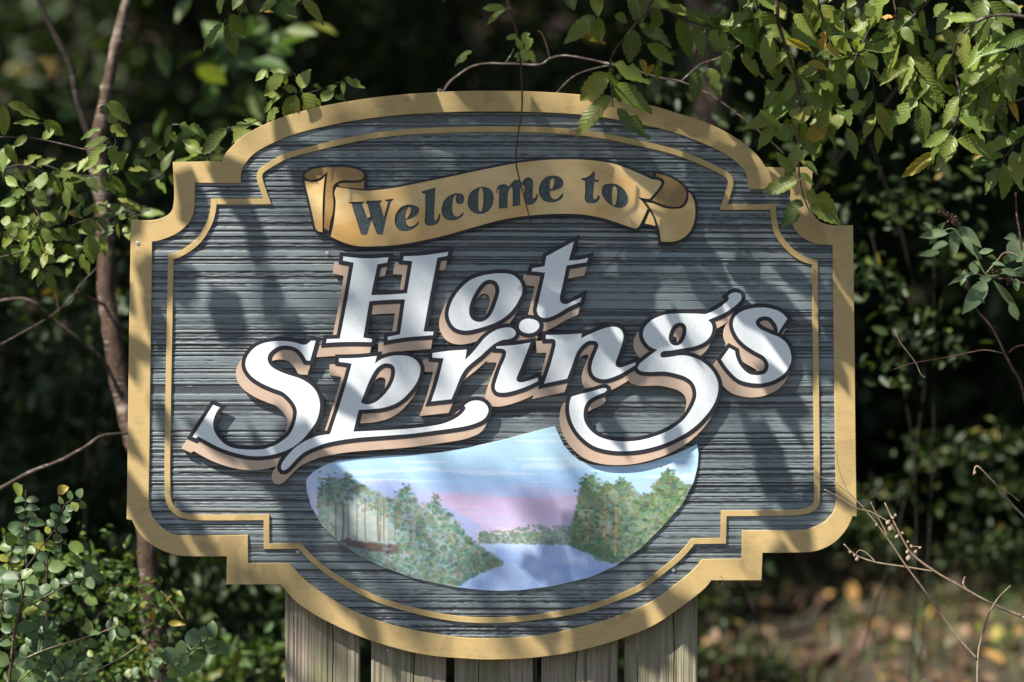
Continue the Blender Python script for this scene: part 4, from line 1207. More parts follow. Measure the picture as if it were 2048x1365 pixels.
# its unseen crown: leaves placed up the sun's rays to cast the mapped shade
SH_X = np.array([0, 250, 500, 800, 1100, 1400, 1700, 2050]); SH_Y = np.array([50, 220, 450, 650, 900, 1130, 1365])
SHADE = np.array([[.15, .22, .32, .45, .58, .62, .03, .00],
                  [.10, .22, .35, .42, .62, .78, .66, .00],
                  [.05, .14, .34, .34, .36, .84, .90, .20],
                  [.05, .16, .40, .10, .14, .74, .86, .40],
                  [.05, .12, .30, .04, .05, .20, .19, .40],
                  [.05, .20, .34, .06, .06, .16, .20, .10],
                  [.00, .22, .30, .24, .24, .28, .22, .05]])
SHADE_FAR = np.array([[.45, .10, .10, .52, .62, .35, .00, .00],
                  [.35, .00, .10, .64, .74, .62, .25, .00],
                  [.05, .00, .00, .86, .80, .62, .45, .20],
                  [.10, .00, .00, .66, .60, .52, .42, .40],
                  [.10, .00, .00, .55, .52, .00, .00, .40],
                  [.00, .00, .10, .56, .56, .00, .00, .10],
                  [.00, .10, .30, .35, .28, .20, .10, .05]])
def bil(px, py, T=SHADE):
    fx = np.interp(px, SH_X, np.arange(len(SH_X))); fy = np.interp(py, SH_Y, np.arange(len(SH_Y)))
    ix = np.minimum(fx.astype(int), len(SH_X) - 2); iy = np.minimum(fy.astype(int), len(SH_Y) - 2)
    ux, uy = fx - ix, fy - iy
    return (T[iy, ix] * (1 - ux) + T[iy, ix + 1] * ux) * (1 - uy) + (T[iy + 1, ix] * (1 - ux) + T[iy + 1, ix + 1] * ux) * uy
def sn(u, v, seed):
    r = np.random.default_rng(seed); t = r.random((64, 64))
    iu, iv = np.floor(u).astype(int), np.floor(v).astype(int); a, b = u - iu, v - iv
    a = a * a * (3 - 2 * a); b = b * b * (3 - 2 * b)
    g = lambda i, j: t[i % 64, j % 64]
    return (g(iu, iv) * (1 - a) + g(iu + 1, iv) * a) * (1 - b) + (g(iu, iv + 1) * (1 - a) + g(iu + 1, iv + 1) * a) * b
def crown_over_sign():
    r = np.random.default_rng(77)
    n = 2400
    px = r.uniform(-250, 2300, n); py = r.uniform(-200, 1600, n)
    # noise gathers the wanted shade into clumps
    m = sn(px / 105, py / 200, 5) * 0.62 + sn(px / 48, py / 85, 6) * 0.38
    sf = bil(px, py)
    u = np.empty(n); u[np.argsort(m)] = np.linspace(0, 1, n)
    lai = np.where(u < sf, 2.3, .12) * np.clip(1.25 - np.abs(u - sf) * 0 , .3, 1)
    keep = r.random(n) < lai / 3.6
    px, py = px[keep], py[keep]
    base = np.stack([(px - 1024) * S, np.zeros(len(px)), ZC - (py - 682.5) * S], 1)
    sv = np.array(SUNV)
    t = np.zeros(len(px))
    for _ in range(90):                                # move up the sun ray until clear of the view
        p = base + sv[None, :] * t[:, None]
        ztop = ZC + 0.888 * (DIST + p[:, 1]) / DIST + 0.09
        t = np.where(p[:, 2] < ztop, t + 0.04, t)
    t += r.uniform(0.02, 0.35, len(px)) + np.where(px < 700, 0.5, 0)
    p = base + sv[None, :] * t[:, None]
    return soup('crown', p, r.uniform(0.075, 0.135, len(p)), 0.6, 78, up=0.0, droop=1.0, tints=r.random(len(p)) * 0.85, facing=SUNV)
def high_crown():
    # unseen roadside-tree foliage, placed up the sun's way to cast soft shade
    r = np.random.default_rng(91)
    n = 9000
    px = r.uniform(-300, 2400, n); py = r.uniform(-250, 1650, n)
    lai = -np.log(1 - np.clip(bil(px, py, SHADE_FAR), 0, .95)) * np.clip((sn(px / 150, py / 190, 12) - .5) * 1.6 + 1, .4, 1.6)
    keep = r.random(n) < lai / 4.2
    px, py = px[keep], py[keep]
    p = np.stack([(px - 1024) * S, np.zeros(len(px)), ZC - (py - 682.5) * S], 1) + np.array(SUNV)[None, :] * r.uniform(7.0, 9.5, len(px))[:, None]
    return soup('crown', p, r.uniform(0.08, 0.15, len(p)), 0.6, 92, up=0.5, droop=0.4, tints=r.random(len(p)))
tall = empty('roadside_tree', (-6.4, -3.6, 0), 'unseen tall tree at the roadside, left of the picture, its crown shaped to shade the middle of the sign', 'tree')
WL[tall.name] = Vector(tall.location)
link('trunk', tube('trunk', [(-6.4, -3.6, -.1), (-6.3, -3.6, 2.5), (-6.2, -3.4, 5), (-6.0, -3.0, 7.0)], .16, .08, 12), M['bark'], tall)
for t_ in ((-5.6, -1.9, 8.6), (-6.6, -2.4, 8.0), (-5.9, -1.6, 7.4)):
    link('limb', tube('limb', [(-6.15, -3.3, 5.4), ((-6.1 + t_[0]) / 2, -2.7, 6.6), t_], .06, .02, 8), M['bark'], tall)
o_ = link('crown', high_crown(), M['soup_bright'], tall); o_['kind'] = 'stuff'
cr = link('crown', crown_over_sign(), M['soup_bright'], over)
cr['kind'] = 'stuff'

# ------------------------------------------------------------------ forked sapling left of the sign
cherry = empty('forked_tree', (W(330, 1365, 1.0).x, 1.0, 0), 'slim forked tree with banded reddish-grey bark just behind the left edge of the sign', 'tree')
WL[cherry.name] = Vector(cherry.location)
link('trunk', tube('trunk', [(W(330, 1365, 1).x, 1.0, -0.1)] + px3([(318, 1330), (300, 1240), (296, 1120), (290, 1000), (268, 880), (246, 800), (230, 700), (214, 600), (213, 500), (206, 420), (198, 340), (192, 285)], 1.0), 0.029, 0.026, 12, 0.14), M['bark'], cherry)
link('limb', tube('limb', px3([(192, 300), (205, 230), (222, 140), (240, 60), (262, -40), (280, -160)], 1.0), 0.021, 0.014, 10, .12), M['bark'], cherry)
link('limb', tube('limb', px3([(190, 300), (170, 250), (152, 190), (140, 130), (110, 70), (80, 10), (50, -60)], 1.02), 0.012, 0.007, 9, .12), M['darkbark'], cherry)  # darker bark colour stands in for shade on this thin limb
cb = []
for pts, a, b, mt in [
  ([(0, 602, .7), (45, 598, .7), (75, 610, .7), (100, 634, .75), (165, 686, .8), (205, 722, .9), (228, 762, .95), (254, 830, 1.0)], 7, 12, 'twig'),
  ([(0, 690, .7), (40, 668, .7), (99, 634, .72), (140, 600, .7), (160, 570, .7), (200, 530, .75)], 3, 2.5, 'twig'),
  ([(118, 628, .7), (112, 590, .7), (95, 560, .7), (50, 535, .7)], 3, 2, 'twig'),
  ([(155, 585, .8), (185, 600, .9), (215, 612, 1.0)], 6, 9, 'twig_red'),
  ([(0, 978, .5), (60, 945, .5), (120, 922, .5), (170, 895, .55), (205, 872, .6), (255, 868, .7)], 9, 6, 'twig'),
  ([(-20, 275, .1), (60, 276, .1), (130, 290, .1), (180, 300, .1), (230, 290, .1), (222, 260, .1)], 4, 2, 'twig'),
  ([(-20, 520, .2), (40, 505, .2), (100, 480, .25), (160, 445, .3), (235, 430, .4), (262, 435, .5)], 5, 3, 'twig'),
  ([(90, 450, .2), (60, 400, .2), (45, 370, .2), (30, 345, .2)], 4, 2, 'twig_red'),
  ([(430, 340, .3), (415, 300, .2), (450, 260, .2), (480, 255, .1), (520, 240, .1)], 4, 2, 'twig'),
  ([(345, 250, .15), (370, 255, .15), (400, 300, .2)], 3, 2, 'twig'),
  ([(600, 240, .12), (602, 185, .08), (590, 150, .06), (573, 143, .06)], 4, 2, 'twig_red'),
  ([(602, 190, .08), (640, 180, .1), (690, 160, .1)], 3, 2, 'twig'),
]:
    cb.append(branch(cherry, 'branch', pts, a, b, mt))
w1 = (0, 0, 3.034)
lf(cb[5], w1, [(20, 640, 12, 830, 85), (50, 630, 245, 718, 70, 'leaf_fresh'), (240, 748, 80, 748, 38, 'leaf_fresh'), (270, 730, 385, 825, 80), (330, 790, 245, 840, 60, 'leaf_fresh'), (160, 825, 78, 885, 50), (45, 875, 92, 1005, 70), (25, 900, 0, 1040, 70, 'leaf_fresh'),
               (650, 618, 800, 745, 85), (660, 690, 720, 760, 70), (668, 770, 778, 825, 70, 'leaf_fresh'), (615, 780, 485, 850, 45, 'leaf_fresh'), (660, 842, 505, 895, 60), (645, 880, 487, 1037, 78, 'leaf_fresh'), (675, 885, 740, 1033, 105, 'leaf_fresh'), (705, 980, 650, 1078, 30),
               (620, 640, 640, 700, 50)], 0.08)
lf(cb[8], w1, [(1040, 762, 975, 890, 75), (1088, 758, 1257, 832, 80, 'leaf_fresh'), (1375, 783, 1218, 950, 95), (1215, 890, 1105, 850, 60, 'leaf_fresh'), (1225, 930, 1120, 895, 60), (1400, 790, 1520, 740, 60, 'leaf_fresh'), (1420, 860, 1520, 790, 90), (1300, 920, 1360, 900, 50), (1230, 960, 1120, 975, 40)], 0.1)
lf(cb[9], w1, [(915, 840, 833, 893, 50), (975, 890, 872, 950, 50), (968, 915, 985, 975, 55), (870, 970, 905, 1025, 45), (810, 1000, 860, 970, 50), (1050, 800, 1070, 870, 50)], 0.15)
lf(cb[7], w1, [(240, 1150, 262, 1035, 95, 'leaf_fresh'), (188, 1162, 205, 1095, 52, 'leaf_fresh'), (155, 1168, 68, 1192, 62, 'leaf_fresh'), (210, 1155, 283, 1210, 62, 'leaf_fresh'), (110, 1130, 20, 1062, 60, 'leaf_fresh'), (100, 1222, 0, 1240, 65, 'leaf_fresh'), (130, 1300, 132, 1368, 48, 'leaf_fresh')], 0.12)
w2 = (0, 400, 2.73)
lf(cb[6], w2, [(90, 10, 0, 20, 50, 'leaf_fresh'), (130, 160, 115, 245, 55), (205, 185, 280, 210, 60), (290, 300, 250, 235, 60), (395, 215, 350, 220, 30, 'leaf_fresh'), (360, 240, 400, 330, 75), (440, 150, 525, 150, 60), (500, 190, 490, 350, 100), (620, 130, 560, 200, 60), (370, 70, 452, 95, 40), (150, 90, 120, 150, 60, 'leaf_fresh'),
               (680, 150, 700, 215, 50), (540, 20, 575, 60, 50), (650, 80, 690, 100, 40), (250, 290, 235, 375, 50), (110, 300, 60, 270, 50, 'leaf_fresh'), (150, 270, 200, 250, 50, 'leaf_fresh'), (60, 120, 0, 110, 60), (70, 220, 0, 250, 60), (90, 200, 50, 150, 60), (30, 40, 80, 90, 60)], 0.22)
auto_leaves(cb[6], [(-20, 500), (60, 470), (120, 450), (200, 430)], 0.25, 24, (28, 48), (.45, .65), spread=1.1, mats=['leaf', 'leaf_fresh', 'leaf'])
auto_leaves(cb[6], [(-20, 440), (60, 500), (90, 540)], 0.25, 14, (28, 46), (.45, .65), spread=1.1, mats=['leaf', 'leaf_fresh', 'leaf'])
auto_leaves(cb[7], [(20, 350), (80, 440), (60, 480)], 0.2, 14, (26, 44), (.5, .65), spread=1.1, mats=['leaf', 'leaf_fresh'])
for pts, yv, n_ in (([(300, 420), (240, 440), (180, 480), (150, 520)], .5, 12), ([(90, 330), (150, 350), (210, 350), (250, 340)], .45, 12), ([(-20, 350), (40, 330), (100, 350), (140, 380)], .4, 12),
                    ([(250, 420), (300, 440), (330, 470)], 1.0, 5), ([(300, 360), (350, 340), (400, 330)], .6, 8)):
    st_ = branch(cherry, 'branch', pts, 3, 1.5, 'twig', yv)
    auto_leaves(st_, pts, yv, n_, (34, 56), (.45, .6), spread=.9, mats=['leaf', 'leaf', 'leaf_fresh'])
w4b = (380, 0, 4.014)
lf(cb[10], w4b, [(610, 565, 520, 640, 70, 'leaf_fresh'), (780, 580, 615, 565, 70), (740, 590, 595, 745, 105), (760, 590, 760, 700, 55), (900, 715, 955, 548, 115, 'leaf_fresh'), (850, 765, 755, 992, 140), (905, 748, 1088, 1022, 120), (960, 780, 985, 995, 120), (985, 690, 1075, 722, 45),
                 (720, 765, 595, 765, 65), (735, 772, 545, 912, 60, 'leaf_fresh'), (715, 870, 610, 990, 95), (860, 740, 740, 700, 80), (580, 545, 620, 610, 50)], 0.04)
lf(cb[11], w4b, [(1060, 815, 1150, 700, 95, 'leaf_fresh'), (1245, 625, 1408, 708, 70, 'leaf_fresh'), (1228, 655, 1225, 757, 45, 'leaf_fresh'), (1160, 770, 1250, 805, 55), (1100, 740, 1180, 690, 60)], 0.08)
lf(cb[8], w4b, [(585, 1012, 415, 942, 55), (350, 1050, 490, 985, 60, 'leaf_fresh'), (340, 1170, 520, 1020, 90)], 0.12)

# curved bare branch behind the top of the sign
arch = empty('bare_branched_sapling', (W(880, 700, .5).x, 0.5, 0), 'thin bare grey branch arching up behind the top edge of the sign', 'sapling')
WL[arch.name] = Vector(arch.location)
link('stem', tube('stem', [(W(880, 700, .5).x, .5, -0.05), (W(870, 500, .5).x, .5, 1.0)] + px3([(875, 260), (888, 183), (925, 145), (962, 129), (1010, 128), (1077, 130), (1100, 118), (1130, 112), (1180, 120), (1224, 130), (1275, 143), (1322, 157), (1362, 164), (1420, 190), (1470, 225), (1525, 269), (1570, 310)], 0.45), 0.0042, 0.0020, 8, .22), M['twig'], arch)
branch(arch, 'twig', [(1100, 118), (1094, 95), (1085, 70), (1076, 62)], 3, 2, 'twig_red', 0.45)
branch(arch, 'twig', [(1013, 124), (1022, 110), (1028, 98)], 3, 2, 'twig', 0.45)
branch(arch, 'twig', [(1224, 130), (1180, 140), (1150, 152), (1130, 168), (1110, 190)], 3.5, 2.5, 'twig', 0.45)
branch(arch, 'twig', [(1362, 164), (1400, 130), (1440, 115), (1480, 90)], 3.5, 2.0, 'twig', 0.4)

# ------------------------------------------------------------------ privet bush, bottom left
priv = empty('privet_bush', (W(60, 1365, .1).x, .1, 0), 'low bush with small round grey-green leaves at the bottom left of the sign', 'bush')
WL[priv.name] = Vector(priv.location)
def w3p(x, y): return (x / 2.936, 900 + y / 2.936)
PV = [
 ([(50, 1500), (55, 1365), (80, 1100), (115, 960), (130, 830), (110, 730)], 7, 4, 12, (30, 44)),
 ([(155, 760), (155, 540), (152, 400), (150, 255)], 3, 1.6, 0, (22, 34)),
 ([(150, 700), (250, 560), (320, 470), (355, 380), (395, 310), (485, 290)], 3, 1.6, 18, (20, 28)),
 ([(170, 920), (300, 845), (410, 790), (520, 740), (560, 725)], 3, 1.6, 10, (20, 30)),
 ([(80, 1260), (250, 1180), (480, 1108), (600, 1070), (690, 1030)], 3.2, 2, 5, (24, 34)),
 ([(860, 1112), (720, 1215), (560, 1300), (480, 1360)], 2.4, 2.4, 0, (20, 30)),
 ([(900, 1400), (1000, 1280), (1110, 1190), (1200, 1140), (1265, 1110)], 3, 2, 12, (30, 42)),
 ([(280, 1300), (275, 900), (275, 680), (290, 560)], 5, 3, 8, (26, 40)),
 ([(-60, 1400), (-20, 1150), (10, 950), (30, 800), (60, 650), (80, 520)], 4, 2, 22, (24, 38)),
 ([(200, 1400), (300, 1300), (420, 1240), (500, 1180)], 3, 2, 16, (18, 28)),
 ([(60, 1400), (180, 1300), (230, 1180), (240, 1050)], 3, 2, 18, (24, 40)),
 ([(400, 1420), (470, 1340), (520, 1290), (560, 1210)], 3, 2, 14, (16, 26)),
 ([(0, 900), (80, 860), (170, 850), (230, 800)], 3, 2, 12, (24, 38)),
 ([(640, 1440), (740, 1360), (790, 1345)], 3, 2, 8, (18, 26)),
 ([(300, 1440), (350, 1340), (400, 1290), (480, 1330)], 3, 2, 14, (20, 30)),
]
pvb = []
for q, (pts, a, b, n, sz) in enumerate(PV):
    pp = [w3p(*p) for p in pts]
    yv = [.0, .05, .0, -.05, -.05, .0, -.1, .2, .1, .1, .05, .0, .1, -.1, .0][q]
    st = branch(priv, 'stem', pp, a, b, 'twig_red' if q in (0, 7) else 'dry' if q in (4, 5) else 'twig', yv)
    pvb.append(st)
    if n:
        Pp = smooth3(px3(pp, yv), 8)
        for k in range(n):
            t = 0.12 + .88 * (k // 2 * 2) / max(n - 1, 1)
            f = min(t, 1) * (len(Pp) - 1); i = min(int(f), len(Pp) - 2); p = Pp[i].lerp(Pp[i + 1], f - i)
            d = (Pp[i + 1] - Pp[i]).normalized(); side = 1 if k % 2 else -1
            dv = (Vector((-d.z, 0, d.x)) * side + d * 0.35 + Vector((0, lr.uniform(-.4, .4), lr.uniform(-.2, .2)))).normalized()
            L = lr.uniform(*sz) * S
            place_leaf(st, p + dv * .004, p + dv * L, L * lr.uniform(.62, .8), 'privet', 'round')
wl = (0, 900, 2.936)
branch(priv, 'stem', [w3p(355, 380), w3p(352, 320), w3p(340, 250)], 2, 1.2, 'twig', .0)
branch(priv, 'stem', [w3p(320, 470), w3p(345, 520), w3p(365, 600), w3p(360, 640)], 2.4, 1.4, 'twig', .1)
branch(priv, 'stem', [w3p(345, 520), w3p(380, 540), w3p(400, 560)], 2, 1.2, 'twig', .1)
lf(pvb[1], wl, [(148, 300, 80, 298, 45), (155, 298, 222, 292, 45), (148, 350, 80, 350, 45), (155, 345, 218, 340, 45), (148, 395, 105, 392, 42), (155, 390, 208, 386, 42), (148, 445, 28, 448, 66), (158, 440, 272, 428, 66), (148, 500, 60, 495, 50), (160, 505, 255, 500, 58), (150, 270, 148, 240, 20)], 0.05, 'privet', 'round')
lf(pvb[3], wl, [(520, 740, 522, 650, 58), (535, 735, 615, 748, 58), (525, 745, 545, 818, 58), (505, 755, 478, 822, 50), (490, 745, 435, 722, 48), (455, 775, 412, 812, 40), (405, 785, 340, 768, 40)], -0.06, 'privet', 'round')
lf(pvb[4], wl, [(655, 1060, 640, 985, 46), (680, 1045, 735, 1110, 60), (665, 1050, 650, 1120, 40), (590, 1080, 505, 1072, 40), (600, 1085, 620, 1120, 30), (540, 1110, 530, 1150, 30), (690, 1030, 670, 980, 30)], -0.06, 'privet', 'round')
lf(pvb[6], wl, [(1110, 1190, 1140, 1075, 66), (1130, 1180, 1060, 1130, 60), (1070, 1220, 970, 1160, 60), (1150, 1170, 1190, 1245, 60), (1190, 1145, 1285, 1125, 45), (1190, 1150, 1250, 1190, 50), (1100, 1200, 1060, 1265, 60), (1010, 1270, 1030, 1345, 70), (960, 1230, 850, 1260, 60), (940, 1250, 860, 1310, 55), (1190, 1130, 1215, 1070, 36)], -0.1, 'privet', 'round')
lf(pvb[8], wl, [(80, 560, 40, 490, 60, 'leaf_fresh'), (130, 640, 70, 700, 90), (60, 700, 0, 740, 70, 'leaf_fresh'), (200, 560, 150, 610, 60), (340, 250, 390, 220, 60, 'leaf_yellow'), (130, 210, 80, 260, 80, 'leaf_fresh'), (400, 560, 490, 590, 60, 'leaf_fresh'),
               (360, 640, 480, 670, 70, 'leaf_fresh'), (330, 580, 260, 550, 50, 'leaf_fresh'), (240, 1080, 235, 960, 75), (170, 1270, 100, 1350, 70, 'leaf_fresh'), (500, 860, 560, 900, 60, 'leaf_fresh'), (700, 940, 795, 905, 60, 'leaf'), (150, 800, 190, 860, 70), (230, 880, 200, 960, 50, 'leaf_fresh')], 0.1, 'privet', 'round')

# weedy seedlings with a few yellow leaves below the sign
weed = empty('yellowing_seedling', (W(320, 1400, .4).x, .4, 0), 'thin weed with a few yellow leaves below the left corner of the sign', 'weed')
WL[weed.name] = Vector(weed.location)
ws = branch(weed, 'stem', [w3p(1000, 1500), w3p(975, 1040), w3p(920, 930), w3p(860, 850), w3p(800, 800), w3p(680, 795)], 3.4, 1.8, 'twig_red', .4)
ws2 = branch(weed, 'stem', [w3p(1080, 1000), w3p(1010, 900), w3p(945, 830)], 3, 2, 'dry', .42)
lf(ws, wl, [(895, 940, 900, 1010, 50, 'leaf_orange'), (990, 1020, 1080, 1025, 45, 'leaf_yellow'), (880, 780, 925, 760, 16, 'leaf_yellow'), (850, 920, 840, 930, 14, 'leaf_yellow')], .45)

# ------------------------------------------------------------------ grey-leaved butterfly bush, right
butt = empty('butterfly_bush', (W(2060, 1400, -.1).x, -.1, 0), 'grey-green narrow-leaved bush with dried flower heads at the right edge', 'bush')
WL[butt.name] = Vector(butt.location)
def w7(x, y): return (1680 + x / 2.73, 400 + y / 2.73)
bb = []
for pts, a, b, mt in [([(1060, 2700), (1060, 1500), (1000, 1050), (940, 920), (900, 840), (830, 700), (740, 590), (700, 480), (690, 380)], 7, 4, 'twig_red'),
                      ([(890, 840), (830, 825), (770, 822), (660, 845), (560, 865), (410, 890), (340, 910), (275, 935)], 3.4, 1.6, 'twig_red'),
                      ([(300, 712), (330, 780), (410, 885), (440, 950), (465, 970)], 2, 1.5, 'dry'),
                      ([(1060, 790), (970, 800), (920, 835)], 3, 3, 'twig_red'),
                      ([(1010, 420), (985, 200), (965, 80), (960, -40)], 5, 3.5, 'twig_red'),
                      ([(1100, 330), (900, 400), (800, 410), (740, 300), (680, 230), (620, 160), (560, 170), (460, 195)], 4, 2, 'sage'),
                      ([(1010, 340), (960, 300), (900, 290), (860, 330), (800, 400)], 5, 3, 'dry'),
                      ([(1100, 480), (900, 430), (800, 420), (700, 400), (600, 460)], 4, 2, 'twig')]:
    bb.append(branch(butt, 'stem', [w7(*p) for p in pts], a, b, mt, -.1))
wb = (1680, 400, 2.73)
lf(bb[5], wb, [(625, 160, 622, 312, 62), (650, 145, 778, 262, 62), (590, 185, 430, 205, 60), (500, 165, 455, 120, 30), (545, 160, 570, 125, 30), (690, 230, 780, 330, 45), (590, 240, 495, 262, 52), (760, 290, 840, 272, 35), (545, 285, 435, 300, 45), (800, 310, 868, 322, 25), (670, 200, 730, 290, 40), (520, 200, 490, 240, 40), (690, 380, 660, 470, 40),
               (740, 330, 740, 410, 60)], -.1, 'sage', 'lance')
lf(bb[6], wb, [(800, 440, 668, 622, 95), (750, 400, 590, 465, 32), (965, 215, 905, 205, 50), (985, 215, 925, 335, 110), (1040, 280, 960, 340, 60), (835, 440, 1000, 645, 40), (880, 380, 1005, 420, 40), (910, 300, 905, 355, 40), (960, 430, 970, 500, 40), (830, 350, 900, 355, 30), (730, 520, 795, 560, 30), (1000, 350, 1060, 430, 60), (930, 560, 970, 660, 50),
               (760, 430, 830, 430, 40), (1000, 380, 940, 400, 40)], -.12, 'sage', 'lance')
def frizz(name, c, n, r, mat, parent, seed):
    rr = np.random.default_rng(seed)
    cc = np.array(c)[None, :] + rr.normal(size=(n, 3)) * np.array(r)[None, :]
    return link(name, soup(name, cc, rr.uniform(.006, .013, n), .5, seed, tints=rr.random(n) * .4), M['litter'], parent)
for (x1, y1), (x2, y2) in (((540, 50), (640, 125)), ((830, 390), (940, 450))):
    for q, t in enumerate((0.0, 0.33, 0.66, 1.0)):
        pass
    a = W(*w7((x1 + x2) / 2, (y1 + y2) / 2), -.1)
    rr = np.random.default_rng(int(x1)); n = 130
    t = rr.uniform(-.5, .5, n)
    p1, p2 = np.array(W(*w7(x1, y1), -.1)), np.array(W(*w7(x2, y2), -.1))
    cc = p1[None] * (0.5 - t)[:, None] + p2[None] * (0.5 + t)[:, None] + rr.normal(size=(n, 3)) * .005
    link('dried_flower_head', soup('dried_flower_head', cc, rr.uniform(.005, .011, n), .5, 3, tints=rr.random(n) * .45), M['litter'], bb[5])

# ------------------------------------------------------------------ dry weed stalks, lower right
def w8(x, y): return (1400 + x / 2.815, 880 + y / 2.815)
def stalk(label, lines, y, base_px):
    e = empty('dry_weed_stalk', (W(base_px, 1400, y).x, y, 0), label, 'weed stalk', 'dry weed stalks right of the sign')
    WL[e.name] = Vector(e.location)
    for q, (pts, a, b) in enumerate(lines):
        branch(e, 'stem', [w8(*p) for p in pts], a, b, 'dry', y)
    return e
def buds(par, spots, y):
    for x, yy_, r in spots:
        c = W(*w8(x, yy_), y)
        v, f = [], []
        n = 7
        for i, (rr, zz) in enumerate(((0.25, -1.2), (0.9, -.6), (1.0, 0.1), (.6, .8), (.1, 1.2))):
            for k in range(n):
                a = 2 * math.pi * k / n
                v.append((rr * r * S / 2.815 * math.cos(a), rr * r * S / 2.815 * math.sin(a), zz * r * S / 2.815))
        for i in range(4):
            for k in range(n): f.append((i * n + k, i * n + (k + 1) % n, (i + 1) * n + (k + 1) % n, (i + 1) * n + k))
        o = link('seed_bud', pydata('seed_bud', v, f, True), M['dry'], par, c)
        o.rotation_euler = (0, lr.uniform(-1, 1), 0)
s1 = stalk('long straight dry stalk crossing in front of the lower right corner of the sign', [([(1560, 1235), (1450, 1110), (1350, 970), (1250, 830), (1160, 710), (1080, 590), (1000, 480), (930, 395), (880, 340), (800, 270), (720, 220), (640, 205)], 5, 1.2),
            ([(1565, 2400), (1562, 1600), (1565, 1235), (1590, 1100), (1625, 980)], 5, 4), ([(1625, 980), (1680, 890), (1750, 820)], 3.5, 2), ([(1060, 545), (1010, 450), (960, 350)], 3.5, 2.2), ([(880, 340), (830, 280), (790, 190), (760, 60), (720, -20)], 1.6, .9)], -.12, 1957)
buds(s1, [(995, 478, 9), (1165, 715, 7), (1355, 975, 6)], -.12)
s2 = stalk('dry stalk with small seed buds reaching in from the right edge', [([(2300, 1300), (1960, 1060), (1824, 1000), (1660, 930), (1500, 845), (1320, 740), (1200, 650), (1150, 575), (1100, 480), (1040, 355)], 7, 3), ([(1320, 742), (1150, 715), (990, 690), (880, 650), (810, 588)], 4, 2.4), ([(990, 690), (940, 640), (900, 622), (880, 640)], 2.6, 2),
            ([(1500, 845), (1482, 810), (1492, 770)], 5, 3), ([(1200, 600), (1245, 605)], 2, 1.5), ([(700, 280), (780, 320), (880, 385), (960, 405), (1070, 470), (1100, 520)], 1.2, 3), ([(2300, 1300), (2400, 2400)], 7, 8)], -.08, 2250)
buds(s2, [(1072, 500, 16), (1085, 440, 10), (1110, 545, 12), (1140, 525, 8), (1175, 665, 16), (1170, 630, 12), (1215, 630, 10), (1190, 600, 10), (885, 670, 12), (845, 632, 9), (1060, 465, 14), (1100, 425, 9), (1170, 575, 8), (870, 650, 8), (1240, 608, 8)], -.08)
s3 = stalk('short dry stalk with a hooked tip at the far right, above the others', [([(2100, 700), (1960, 560), (1824, 432), (1740, 345), (1690, 280), (1640, 225), (1560, 148), (1540, 200)], 5, 3.5), ([(1690, 280), (1740, 300), (1800, 350)], 1.6, 1), ([(2100, 700), (2200, 2400)], 5, 7)], 0.0, 2150)
buds(s3, [(1548, 185, 9), (1655, 235, 8)], 0.0)

# ------------------------------------------------------------------ forest behind
def clump_centers(n, ncl, R, sig, seed, shell=0.5):
    r = np.random.default_rng(seed)
    d = r.normal(size=(ncl, 3)); d /= np.linalg.norm(d, axis=1)[:, None]
    rad = (shell + (1 - shell) * r.random(ncl)) ** 0.6
    c = d * rad[:, None] * np.array(R)[None, :]
    k = r.integers(0, ncl, n)
    return c[k] + r.normal(size=(n, 3)) * sig * np.array([1, 1, .7])
crowns = []
for s_ in range(2):
    r = np.random.default_rng(500 + s_)
    c = clump_centers(11000, 170, (2.3, 2.3, 1.5), 0.24, 60 + s_, 0.25)
    crowns.append(soup('crown', c, r.uniform(.10, .19, len(c)), .6, 61 + s_, up=1.0, tints=r.random(len(c))))
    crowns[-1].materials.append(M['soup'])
shrubs = []
for s_ in range(3):
    r = np.random.default_rng(700 + s_)
    c = clump_centers(2600, 60, (0.62, 0.55, 0.75), 0.10, 80 + s_, 0.3); c[:, 2] += 0.75
    c[:, 2] = np.abs(c[:, 2])
    shrubs.append(soup('foliage', c, r.uniform(.035, .085, len(c)), .52, 81 + s_, up=.7, tints=np.clip(r.random(len(c)) * .8 + r.random() * .2, 0, 1)))
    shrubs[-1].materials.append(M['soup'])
SIDE = {True: 'left', False: 'right'}
tk = [('tree standing in the dark forest behind the far left of the picture', -3.6, 6.5), ('tree rising in the shade behind the left end of the sign', -1.9, 9.0), ('dark tree behind the middle of the sign', -0.2, 8.0),
      ('pale slim tree directly behind the right half of the arch of the sign', 0.95, 5.6), ('pale slim tree behind the overhanging leaves right of the arch', 0.80, 5.0), ('tree at the right edge deep in the forest', 3.6, 7.6),
      ('tree standing in the dark forest at the far right', 4.3, 8.5), ('shaded tree at the back between the left trees', -2.9, 11.5), ('shaded tree at the back behind the sign centre', 0.9, 12.0), ('shaded tree at the back on the right', 3.3, 12.5),
      ('tree to the left with its crown over the forked tree', -5.2, 3.4), ('tree outside the view at left that shades the undergrowth', -5.4, 4.2),
      ('added unseen tree at the near left, its crown placed to shade the background', -5.0, 1.9), ('added unseen tree at the near right, its crown placed to shade the background', 4.2, 1.9), ('added unseen slim dark tree on the left, its crown placed to shade the background', -2.6, 4.6), ('slim dark tree outside the picture on the right', 3.4, 3.2)]  # near trees added out of view so their crowns keep the background dark
